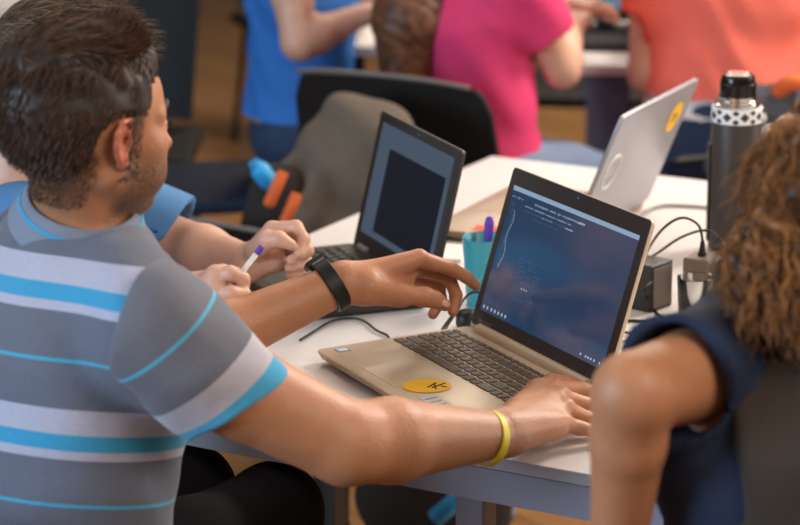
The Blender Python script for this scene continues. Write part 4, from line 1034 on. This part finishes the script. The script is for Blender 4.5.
finger(b, [q(206, 281, 3.67), q(222, 272, 3.685), q(236, 274, 3.69), q(242, 280, 3.685)], .014, .0085)
o = sdf_obj('body', b, .004, SKIN2, lo=V(-2, 0, .62))[0]; wp(o, man2)
M['bluetee'] = mat('mid_blue_cotton', '#4f82b4', .85, noise=.1, nscale=250); M['navytrousers'] = mat('dark_navy_cotton', '#1a1d26', .85)
tee(man2, 'shirt', None, PEL2, NB2 - V(0, 0, .02), (SR2, SL2), (ER2, EL2), .84, M['bluetee'], R2, .98, r=(.064, .062, .07), neck=H2.W(-.018, 0, -.02), h=.005, lo=V(-2, 0, .5))
trousers(man2, PEL2, F2, R2, M['navytrousers'], knee=.42, kz=.53)
HAIR2 = hair_mat('dark_sandy_hair', '#1c1612', '#87694c', .5)
b = Body(); b.ell(H2.W(-.014, 0, .052), (.107, .084, .095), H2.A, .01); b.ell(H2.W(.03, 0, .1), (.075, .062, .046), H2.A, .02); b.ell(H2.W(-.06, 0, .0), (.05, .062, .06), H2.A, .02)
b.fn(lambda p: np.maximum(np.where(H2.loc(p)[:, 2] < .07, H2.loc(p)[:, 0] - .03, H2.loc(p)[:, 0] - .096), -.06 - H2.loc(p)[:, 2]), .004)
v, f = b.surface(.005); n = normals_of(v, f); hr = np_mesh('hair', v, f, HAIR2, None, {'shade': np.full(len(v), .2)}); wp(hr, man2)
idx = rng.choice(np.nonzero(H2.loc(v)[:, 2] > .0)[0], 2500); stt = strands('hair_strands', v[idx], n[idx], lambda p, n: H2.f * .9 + H2.r * .3 + H2.u * .15 + 0 * p, rng.uniform(.02, .05, 2500), .0011, HAIR2, None, 5, lift=.25, spread=.5); stt.parent = hr
pa, pb = P(233, 284, 3.645), P(260, 249, 3.66); d = unit(pb - pa); pa = pa - d * .06
t = thing('pen', 'white pen with a purple tip held up by the man in plain blue', 'pen', pa)
wp(tube_obj('barrel', [pa, pa + (pb - pa) * .5, pb - d * .008], .0041, M['white'], seg=14, smooth_n=1), t); wp(tube_obj('tip', [pb - d * .009, pb + d * .004, pb + d * .006], [.0046, .0045, .0028], M['purple'], seg=14, smooth_n=0), t)
chair('black chair the man in plain blue sits on', PEL2 * V(1, 1, 0) - F2 * .05, math.atan2(F2[1], F2[0]) - math.pi / 2, 'chairblack', .78, .44)

# ---- the person in the foreground with long curly hair
wom = person('person with long curly brown hair in navy shirt and dark vest, seen from behind', (.47, 2.55, 0))
F3 = unit(V(-.1, 1, 0)); R3 = V(F3[1], -F3[0], 0)
NB3 = P(822, 322, 2.68); H3 = Frame(P(838, 226, 2.70), V(-.15, 1, -.12), (0, .1, 1)); PEL3 = V(.47, 2.55, .575)
SL3, EL3, WL3 = P(735, 362, 2.70), P(633, 393, 2.50), P(617, 560, 2.58)
SR3 = NB3 + R3 * .19 - V(0, 0, .03); ER3 = SR3 + V(.06, .05, -.28); ER3[2] = max(ER3[2], .815); WR3 = ER3 + V(-.06, .22, -.0); WR3[2] = .82
b = Body(); torso_prims(b, PEL3, NB3 - V(0, 0, .02), R3, .98)
for sh in (SR3, SL3): b.chain([NB3, sh + (NB3 - sh) * .35, sh], [.05, .05, .052], .04)
arm_prims(b, SL3, EL3, WL3, (.055, .051, .043, .0405, .029), .009); arm_prims(b, SR3, ER3, WR3, (.054, .05, .043, .042, .027), .02)
def rest_hand(b, wr, d, n, s):
    """relaxed hand: d along the fingers, n out of its back, s toward the thumb"""
    d, n, s = unit(d), unit(n), unit(s)
    for i, (o_, L, r) in enumerate(((.027, .072, .0098), (.009, .08, .01), (-.009, .074, .0096), (-.026, .058, .0085))):
        k_ = wr + d * (.088 - .004 * i) + s * o_; b.cone(wr + s * o_ * .5, k_, .02, .0125, .012)
        a1 = unit(d * .93 - n * .35); a2 = unit(d * .75 - n * .65); a3 = unit(d * .5 - n * .85)
        finger(b, [k_, k_ + a1 * L * .48, k_ + a1 * L * .48 + a2 * L * .3, k_ + a1 * L * .48 + a2 * L * .3 + a3 * L * .24], r + .001, r - .002)
    t0 = wr + d * .022 + s * .024; t1 = t0 + unit(d * .7 + s * .65 - n * .15) * .04; t2 = t1 + unit(d * .9 + s * .3 - n * .2) * .032
    finger(b, [t0, t1, t2, t2 + unit(d - n * .3) * .024], .016, .0085, .008)
rest_hand(b, WL3, V(.15, .45, -.85), V(-.5, -.8, -.3), V(.85, -.5, .1)); rest_hand(b, WR3, V(-.2, 1, -.1), V(0, 0, 1), V(-1, -.2, 0))
head_prims(b, H3, NB3)
o = sdf_obj('body', b, .0045, SKIN, lo=V(-2, 0, .6))[0]; wp(o, wom)
M['navytee'] = mat('navy_cotton', '#1b2740', .85, noise=.12, nscale=200); M['vest'] = mat('charcoal_brown_fleece', '#3c332c', .95, noise=.15, nscale=120); M['vestdark'] = mat('black_hood_lining', '#15130f', .95)
tee(wom, 'shirt', None, PEL3, NB3 - V(0, 0, .02), (SR3, SL3), (ER3, EL3), .62, M['navytee'], R3, 1.0, neck=H3.W(-.018, 0, -.02), h=.005, r=(.056, .054, .060), lo=V(-2, 0, .5), fold=.003)
s = Body(); torso_prims(s, PEL3, NB3 - V(0, 0, .02), R3, 1.0, .04)
for q_ in (SR3, SL3): s.chain([NB3, q_ + (NB3 - q_) * .35 + V(0, 0, .01), q_], [.054, .05, .052], .04)
s.grow(.024)
s.fn(lambda p: np.abs((p - NB3) @ R3) - (.122 + np.clip(NB3[2] - .17 - p[:, 2], 0, .1) * .55), .008)
s.cone(NB3 + V(0, 0, .03), NB3 + V(0, 0, .3), .058, .1, .01, 'sub')
wp(sdf_obj('vest', Wavy(s, lambda p: .003 * np.sin(p[:, 2] * 40 + 5 * np.sin(p[:, 0] * 20)) + .002 * np.sin(p[:, 0] * 60 + p[:, 2] * 15)), .006, M['vest'], lo=V(-2, 0, .5))[0], wom)
b = Body(); b.chain([NB3 + R3 * -.085 + F3 * .02 + V(0, 0, .03), NB3 + R3 * -.075 - F3 * .06 + V(0, 0, .0), NB3 - F3 * .105 - V(0, 0, .035), NB3 + R3 * .075 - F3 * .06 + V(0, 0, .0), NB3 + R3 * .085 + F3 * .02 + V(0, 0, .03)], [.02, .026, .032, .026, .02], .02)
wp(sdf_obj('hood', b, .006, M['vestdark'])[0], wom)
trousers(wom, PEL3, F3, R3, M['navytrousers'], knee=.40, kz=.55)
chair('black chair the person with long curly hair sits on', PEL3 * V(1, 1, 0) - F3 * .05, math.atan2(F3[1], F3[0]) - math.pi / 2, 'chairblack', .74, .42)
HAIR3 = hair_mat('curly_brown_hair', '#2a170c', '#c98446', .45)
b = Body(); b.ell(H3.W(-.02, 0, .045), (.115, .098, .105), H3.A, .02); b.ell(H3.W(-.06, -.02, -.015), (.08, .105, .082), H3.A, .03)
b.ell(H3.W(-.06, -.04, -.035), (.06, .1, .042), H3.A, .03); b.ell(H3.W(-.03, .07, -.01), (.07, .05, .085), H3.A, .03)
b.fn(lambda p: H3.loc(p)[:, 0] - np.where(H3.loc(p)[:, 2] > .06, .08, .03), .01)
class Curly(Body):
    def __init__(self, s_, fr, a=.009): self.p = s_.p; self.fr = fr; self.a = a
    def ev(self, p):
        q_ = self.fr.loc(p); return Body.ev(self, p) + self.a * np.sin(q_[:, 1] * 75 + 5 * np.sin(q_[:, 2] * 38)) * np.cos(q_[:, 2] * 50 + 3 * np.sin(q_[:, 0] * 50))
v, f = Curly(b, H3).surface(.005); n = normals_of(v, f); hr = np_mesh('hair', v, f, HAIR3, None, {'shade': np.clip(.25 + .2 * np.sin(H3.loc(v)[:, 1] * 75 + 5 * np.sin(H3.loc(v)[:, 2] * 38)), 0, 1)}); wp(hr, wom)
idx = rng.choice(len(v), 4200)
stt = strands('hair_curls', v[idx] - n[idx] * .002, n[idx], lambda p, n: -H3.u * 1.0 - H3.f * .25 + 0 * p, rng.uniform(.04, .085, 4200), .0013, HAIR3, None, 12, curl=.5, cfreq=1.5, lift=.12, spread=.4); stt.parent = hr

# ---- people at the tables behind
def sitter(label, pel, nb, az, arms, shirt, skin, hair, trs, cover, w=1.0, head_f=None, h=.007, hair_fn=None, knee=.42, kz=.52, sleeve_r=(.056, .054, .06), head_off=None, hem=.56):
    F = V(math.cos(az), math.sin(az), 0); R = V(F[1], -F[0], 0); t = person(label, (pel[0], pel[1], 0))
    H = Frame(nb + (head_off if head_off is not None else F * .045) + V(0, 0, .135), unit(F * .95 + V(0, 0, -.25)) if head_f is None else head_f, (0, 0, 1))
    b = Body(); torso_prims(b, pel, nb - V(0, 0, .02), R, w)
    for (sh, el, wr) in arms:
        wr[2] = max(wr[2], .85)
        b.chain([nb, sh + (nb - sh) * .35, sh], [.05 * w, .05 * w, .052 * w], .04); arm_prims(b, sh, el, wr, (.054 * w, .05 * w, .043 * w, .043 * w, .027), .02)
        d = unit(unit(wr - el) + F * .12); rest_hand(b, wr, d, V(0, 0, 1), cross(d, V(0, 0, 1)) * (1 if (sh - nb) @ R < 0 else -1))
    head_prims(b, H, nb); o = sdf_obj('body', b, h, skin, lo=V(-9, 0, hem - .01))[0]; wp(o, t)
    tee(t, 'shirt', None, pel, nb - V(0, 0, .02), [a[0] for a in arms], [a[1] for a in arms], cover, shirt, R, w, h=h, neck=H.o, r=sleeve_r, lo=V(-9, 0, hem), fold=.0035)
    trousers(t, pel, F, R, trs, knee=knee, kz=kz, h=.01, w=w, top=min(.06, hem - pel[2] + .02))
    b = Body(); b.ell(H.W(-.014, 0, .052), (.107, .084, .095), H.A, .01); b.ell(H.W(-.05, 0, .02), (.06, .07, .075), H.A, .02)
    if hair_fn: hair_fn(b, H, nb, F, R)
    b.fn(lambda p: np.where(H.loc(p)[:, 2] > .07, H.loc(p)[:, 0] - .09, H.loc(p)[:, 0] - .02), .004)
    v, f = Curly(b, H, .003).surface(.007); hr = np_mesh('hair', v, f, hair, None, {'shade': np.clip(rng.uniform(.1, .6, len(v)) + .12 * np.sin(H.loc(v)[:, 1] * 70 + 3 * np.sin(H.loc(v)[:, 2] * 20)), 0, 1)}); wp(hr, t)
    return t, H, F, R
M['pink'] = mat('magenta_cotton', '#cf3468', .8, noise=.08, nscale=80); M['coral'] = mat('coral_cotton', '#e36a58', .85, noise=.06, nscale=60); M['royal'] = mat('bright_blue_cotton', '#2f70bd', .85, noise=.1, nscale=40)
M['jeans'] = mat('washed_blue_denim', '#7183a0', .9, noise=.2, nscale=60); M['darkjeans'] = mat('dark_blue_denim', '#2c3c55', .9, noise=.2, nscale=60)
HAIR4 = hair_mat('long_brown_hair', '#2a170d', '#8a5634', .5)
def long_hair(b, H, nb, F, R):
    b.chain([H.W(-.06, .0, .03), nb - F * .07 + R * .0 + V(0, 0, .02), nb - F * .12 + R * .01 - V(0, 0, .12), nb - F * .14 + R * .01 - V(0, 0, .27)], [.085, .08, .075, .05], .04)
    b.chain([H.W(-.05, .06, .0), nb - F * .06 + R * .06 + V(0, 0, .0)], [.05, .03], .03)
pelp = V(.185, 5.42, .58); nbp = P(450, -42, 5.46)
sitter('person with long brown hair in a magenta shirt, seated on the black shell chair', pelp, nbp, math.radians(38),
       [(P(518, -12, 5.36), P(562, 70, 5.42), P(571, 28, 5.68)), (P(412, -50, 5.62), P(510, 10, 5.78), P(560, 6, 5.85))], M['pink'], SKIN2, HAIR4, M['jeans'], .55, w=.88, hair_fn=long_hair, knee=.32)
pelb = P(298, 112, 5.92); pelb[2] = .585; nbb = P(304, -70, 5.92)
sitter('person in a bright blue shirt with bent bare arm at a far table', pelb, nbb, math.radians(8),
       [(P(284, -52, 5.73), P(300, 42, 5.66), P(360, 16, 5.74)), (P(316, -50, 6.1), P(340, 10, 6.16), P(378, 10, 6.1))], M['royal'], SKIN2, HAIR2, M['darkjeans'], .3, w=.95, knee=.43, hem=.615)
pelc = P(728, 112, 5.62); pelc[2] = .60; nbc = P(730, -78, 5.72)
coral = sitter('person in a coral red shirt seated with their back turned', pelc, nbc, math.radians(92),
       [(P(812, -45, 5.70), P(858, 58, 5.72), P(800, 40, 6.02)), (P(660, -45, 5.70), P(650, 74, 5.66), P(664, 26, 6.02))], M['coral'], SKIN2, HAIR2, M['darkjeans'], .5, w=1.16, knee=.43, hem=.72, sleeve_r=(.062, .06, .066))

u_ = Body(); torso_prims(u_, pelc, nbc - V(0, 0, .02), V(1, 0, 0), 1.16); u_.grow(.004)
o = sdf_obj('undershirt', u_, .008, M['paper'], lo=V(-9, 0, .675), hi=V(9, 9, .715))[0]; wp(o, coral[0])
# ------------------------------------------------------------------ background furniture
def at_floor(u, v, y): q = P(u, v, y); q[2] = 0; return q
chair('black shell chair with a pale top edge behind the person in magenta', V(.085, 5.43, 0), math.radians(-28), 'chairblack', .845, .46, taper=-.1)
chair('dark blue shell chair behind the person in the bright blue shirt', V(-.47, 5.92, 0), math.radians(-80), 'chairnavy', .92, .44)
chair('black chair left of the bright blue shirt, its legs dark against the floor', V(-.76, 6.37, 0), math.radians(180), 'chairblack', .86, .46)
chair('black chair behind the dark blue chair, beside the dark panelled table', V(-.30, 8.3, 0), math.radians(200), 'chairblack', .9, .46)
chair('dark blue chair under the person in the coral shirt', V(pelc[0] + .05, pelc[1] - .02, 0), math.radians(2), 'chairnavy', .64, .46)
bench('white table with blue grey leg panel in front of the person in coral', V(.39, 5.85, 0), math.radians(-4), 1.6, .8, 'white_top', 'bluegrey', .10)
bench('white table carrying a white cup, in front of the person in bright blue', V(-.19, 6.1, 0), math.radians(3), .50, .6, 'white_top', 'dark_steel', .05)
t = bench('white topped table at the upper left with a dark wooden front panel', V(-1.46, 6.64, 0), math.radians(4), .86, .7, 'white_top', 'darkwood', .06)
bm = bmesh.new(); add_box(bm, (.43, .06, .36), (.80, .02, .68), bevel=.003, seg=1); bm_obj('front_panel', bm, M['darkwood'], t)
# bag on a chair, and the bag under the table
M['bag'] = mat('brown_grey_canvas', '#62564a', .9, noise=.12, nscale=60); M['bagdark'] = mat('dark_brown_canvas', '#2b2420', .9, noise=.12, nscale=60); M['orangepull'] = mat('orange_webbing', '#d8642c', .7); M['cyan'] = mat('bright_blue_plastic', '#2f9bd6', .35)
chair('black chair with a brown grey backpack on it, left of the dark laptop', V(-.17, 5.02, 0), math.radians(-35), 'chairblack', .62, .44)
bc = V(-.17, 4.99, .46)
t = thing('backpack', 'brown grey backpack with two orange zip pulls leaning on a black chair', 'backpack', bc)
b = Body(); b.econe(bc + V(.0, 0, .10), bc + V(.10, .02, .30), V(1, -.4, 0), (.15, .1), (.115, .07), .03); b.cone(bc + V(-.02, -.02, .1), bc + V(.13, .0, .30), .09, .06, .04)
wp(sdf_obj('bag_body', Wavy(b, lambda p: .004 * np.sin(p[:, 0] * 40 + p[:, 2] * 50)), .008, M['bag'])[0], t)
b = Body(); b.econe(bc + V(-.10, -.05, .07), bc + V(-.08, -.04, .20), V(1, -.4, 0), (.075, .06), (.06, .05), .03); wp(sdf_obj('pocket', b, .008, M['bagdark'])[0], t)
wp(tube_obj('zip_pull', [P(283, 172, 4.83), P(276, 188, 4.82), P(268, 206, 4.82)], [.012] * 16 + [.009], M['orangepull'], smooth_n=8), t)
wp(tube_obj('zip_pull', [P(297, 194, 4.83), P(291, 208, 4.82), P(284, 224, 4.82)], [.012] * 16 + [.009], M['orangepull'], smooth_n=8), t)
wp(tube_obj('shoulder_strap', [bc + V(.13, -.03, .34), bc + V(.16, -.10, .28), bc + V(.14, -.14, .18), bc + V(.08, -.13, .08)], .016, M['bagdark'], smooth_n=8), t)
q_ = P(270, 164, 4.9); bm = bmesh.new(); add_lathe(bm, [(0, 0), (.018, 0), (.02, .006), (.02, .036), (.016, .045), (.012, .048), (.012, .058), (0, .058)], 24)
o = bm_obj('bottle', bm, M['cyan'], None, auto=40); o.location = (q_[0], q_[1] - .0, q_[2] - .04); o.rotation_euler = (.2, -.6, 0); tag(o, 'bright blue bottle in the side of the brown grey backpack', 'bottle')
bf = P(432, 523, 4.62); bf[2] = 0
t = thing('bag', 'dark bag with a bright blue strap on the floor under the meeting table', 'bag', bf)
b = Body(); b.econe(bf + V(-.0, 0, .08), bf + V(.06, .02, .22), V(1, 0, 0), (.16, .1), (.12, .07), .03); b.plane(bf + V(0, 0, .002), V(0, 0, -1), .01); wp(sdf_obj('bag_body', b, .009, M['bagdark'])[0], t)
wp(tube_obj('strap', [P(434, 519, 4.44), P(447, 508, 4.44), P(464, 492, 4.46)], .018, M['cyan'], smooth_n=6), t)
b = Body(); g0 = P(775, 118, 5.32); b.ell(g0, (.11, .08, .075), None, .02); b.ell(g0 + V(.06, -.02, -.08), (.1, .08, .1), None, .04); b.ell(g0 + V(-.06, 0, -.1), (.09, .07, .09), None, .04)
M['jacket'] = mat('grey_patterned_jacket', '#4b4a50', .9, noise=.4, nscale=22)
t = thing('jacket', 'grey jacket with white patches draped behind the vacuum flask', 'jacket', g0 * V(1, 1, 0) + V(0, 0, g0[2] - .2)); wp(sdf_obj('fabric', Curly(b, Frame(g0, (0, 1, 0), (0, 0, 1)), .006), .009, M['jacket'])[0], t)
wp(tube_obj('orange_trim', [P(778, 92, 5.28), P(786, 85, 5.26), P(798, 82, 5.26), P(812, 86, 5.28)], .018, M['orangepull'], smooth_n=5), t)
for (u_, v_, r_) in ((785, 125, .016), (769, 132, .014), (760, 118, .012)):
    pp = P(u_, v_, 5.21); b = Body(); b.ell(pp, (r_, .02, r_), None, .002); wp(sdf_obj('white_patch', b, .006, M['white'])[0], t)
M['scrb'] = mat('blue_grey_display', '#0a0c10', .2, emit='#6f8ea6', estr=.7)
def monitor(c, rz, label):
    t = thing('monitor', label, 'monitor', c, rz)
    bm = bmesh.new(); add_box(bm, (0, 0, .185), (.50, .03, .31), bevel=.004); bm_obj('housing', bm, M['blackp'], t)
    bm = bmesh.new(); add_box(bm, (0, -.0155, .195), (.47, .002, .265)); bm_obj('screen', bm, M['scrb'], t)
    bm = bmesh.new(); add_box(bm, (0, .025, .07), (.05, .02, .14), bevel=.004); bm_obj('stand', bm, M['blackp'], t)
    bm = bmesh.new(); add_box(bm, (0, -.01, .006), (.22, .17, .012), bevel=.004); bm_obj('foot', bm, M['blackp'], t)
monitor(V(*P(606, 20, 6.3)[:2], .74), math.radians(-4), 'monitor with a blue grey screen between the person in magenta and the one in coral')
kq = P(614, 32, 6.08); t = thing('keyboard', 'black keyboard on the white table below the monitor', 'keyboard', V(kq[0], kq[1], .74), math.radians(-4))
bm = bmesh.new(); add_box(bm, (0, 0, .011), (.36, .13, .022), bevel=.004); bm_obj('casing', bm, M['blackp'], t)
bm = bmesh.new()
for i in range(14):
    for j in range(5): add_box(bm, (-.16 + i * .0245, -.048 + j * .024, .0235), (.02, .02, .005), bevel=.001, seg=1)
bm_obj('keys', bm, M['dkgrey'], t)
chair('black chair beyond the tables, between the magenta shirt and the coral shirt', V(.46, 7.15, 0), math.radians(175), 'chairblack', .8, .48)
t = thing('paper_cup', 'white cup on the table in front of the person in blue', 'cup', V(*P(357, 56, 6.24)[:2], .74))
bm = bmesh.new(); add_lathe(bm, [(0, 0), (.03, 0), (.04, .1), (.041, .102), (.038, .102), (.029, .006), (0, .005)], 24); bm_obj('cup_body', bm, M['white'], t, auto=50)

# ------------------------------------------------------------------ light
def area(name, loc, aim, size, energy, col, sy=None):
    L = bpy.data.lights.new(name, 'AREA'); L.energy = energy; L.color = col; L.shape = 'RECTANGLE'; L.size = size; L.size_y = sy or size
    o = bpy.data.objects.new(name, L); COL.objects.link(o); o.location = loc
    o.rotation_euler = (Vector(aim) - Vector(loc)).to_track_quat('-Z', 'Y').to_euler(); return o
area('ceiling_light_rear_right', (2.4, 5.6, 3.1), (.1, 3.5, .8), 1.0, 172, (1, .9, .8))
area('ceiling_light_middle', (-.6, 4.6, 3.15), (-.2, 3.6, .7), 1.2, 15, (1, .92, .84))
area('ceiling_light_far', (.8, 7.6, 3.15), (.5, 6.5, 0), 2.0, 120, (1, .88, .74))
area('window_light_left', (-4.6, .6, 1.9), (-.3, 3.2, 1.0), 2.2, 250, (.58, .78, 1), 1.6)
area('fill_light_right', (5.0, 4.2, 1.9), (0, 3.2, .95), 2.0, 85, (1, .96, .92), 1.5)  # added fill from the right to lift face, arms and table; no window there
area('ceiling_light_front', (1.8, 1.2, 3.1), (.3, 3.0, .9), 1.6, 85, (1, .88, .78))
w_ = bpy.data.worlds.new('room_world'); SC.world = w_; w_.use_nodes = True
w_.node_tree.nodes['Background'].inputs[0].default_value = (.5, .5, .55, 1); w_.node_tree.nodes['Background'].inputs[1].default_value = .2

# ------------------------------------------------------------------ camera
cd = bpy.data.cameras.new('camera'); cam = bpy.data.objects.new('camera', cd); COL.objects.link(cam); SC.camera = cam
cam.location = (0, 0, CAMZ); cam.rotation_euler = (PITCH, ROLL, 0)
cd.sensor_fit = 'HORIZONTAL'; cd.sensor_width = 36; cd.lens = FPX * 36 / 800; cd.clip_start = .05; cd.clip_end = 60
cd.dof.use_dof = True; cd.dof.focus_distance = 3.5; cd.dof.aperture_fstop = 3.9
SC.view_settings.view_transform = 'Standard'; SC.view_settings.look = 'None'; SC.view_settings.gamma = 1; SC.view_settings.exposure = 0.0
SC.view_settings.use_curve_mapping = False
try: SC.cycles.use_denoising = True; SC.cycles.max_bounces = 8
except Exception: pass
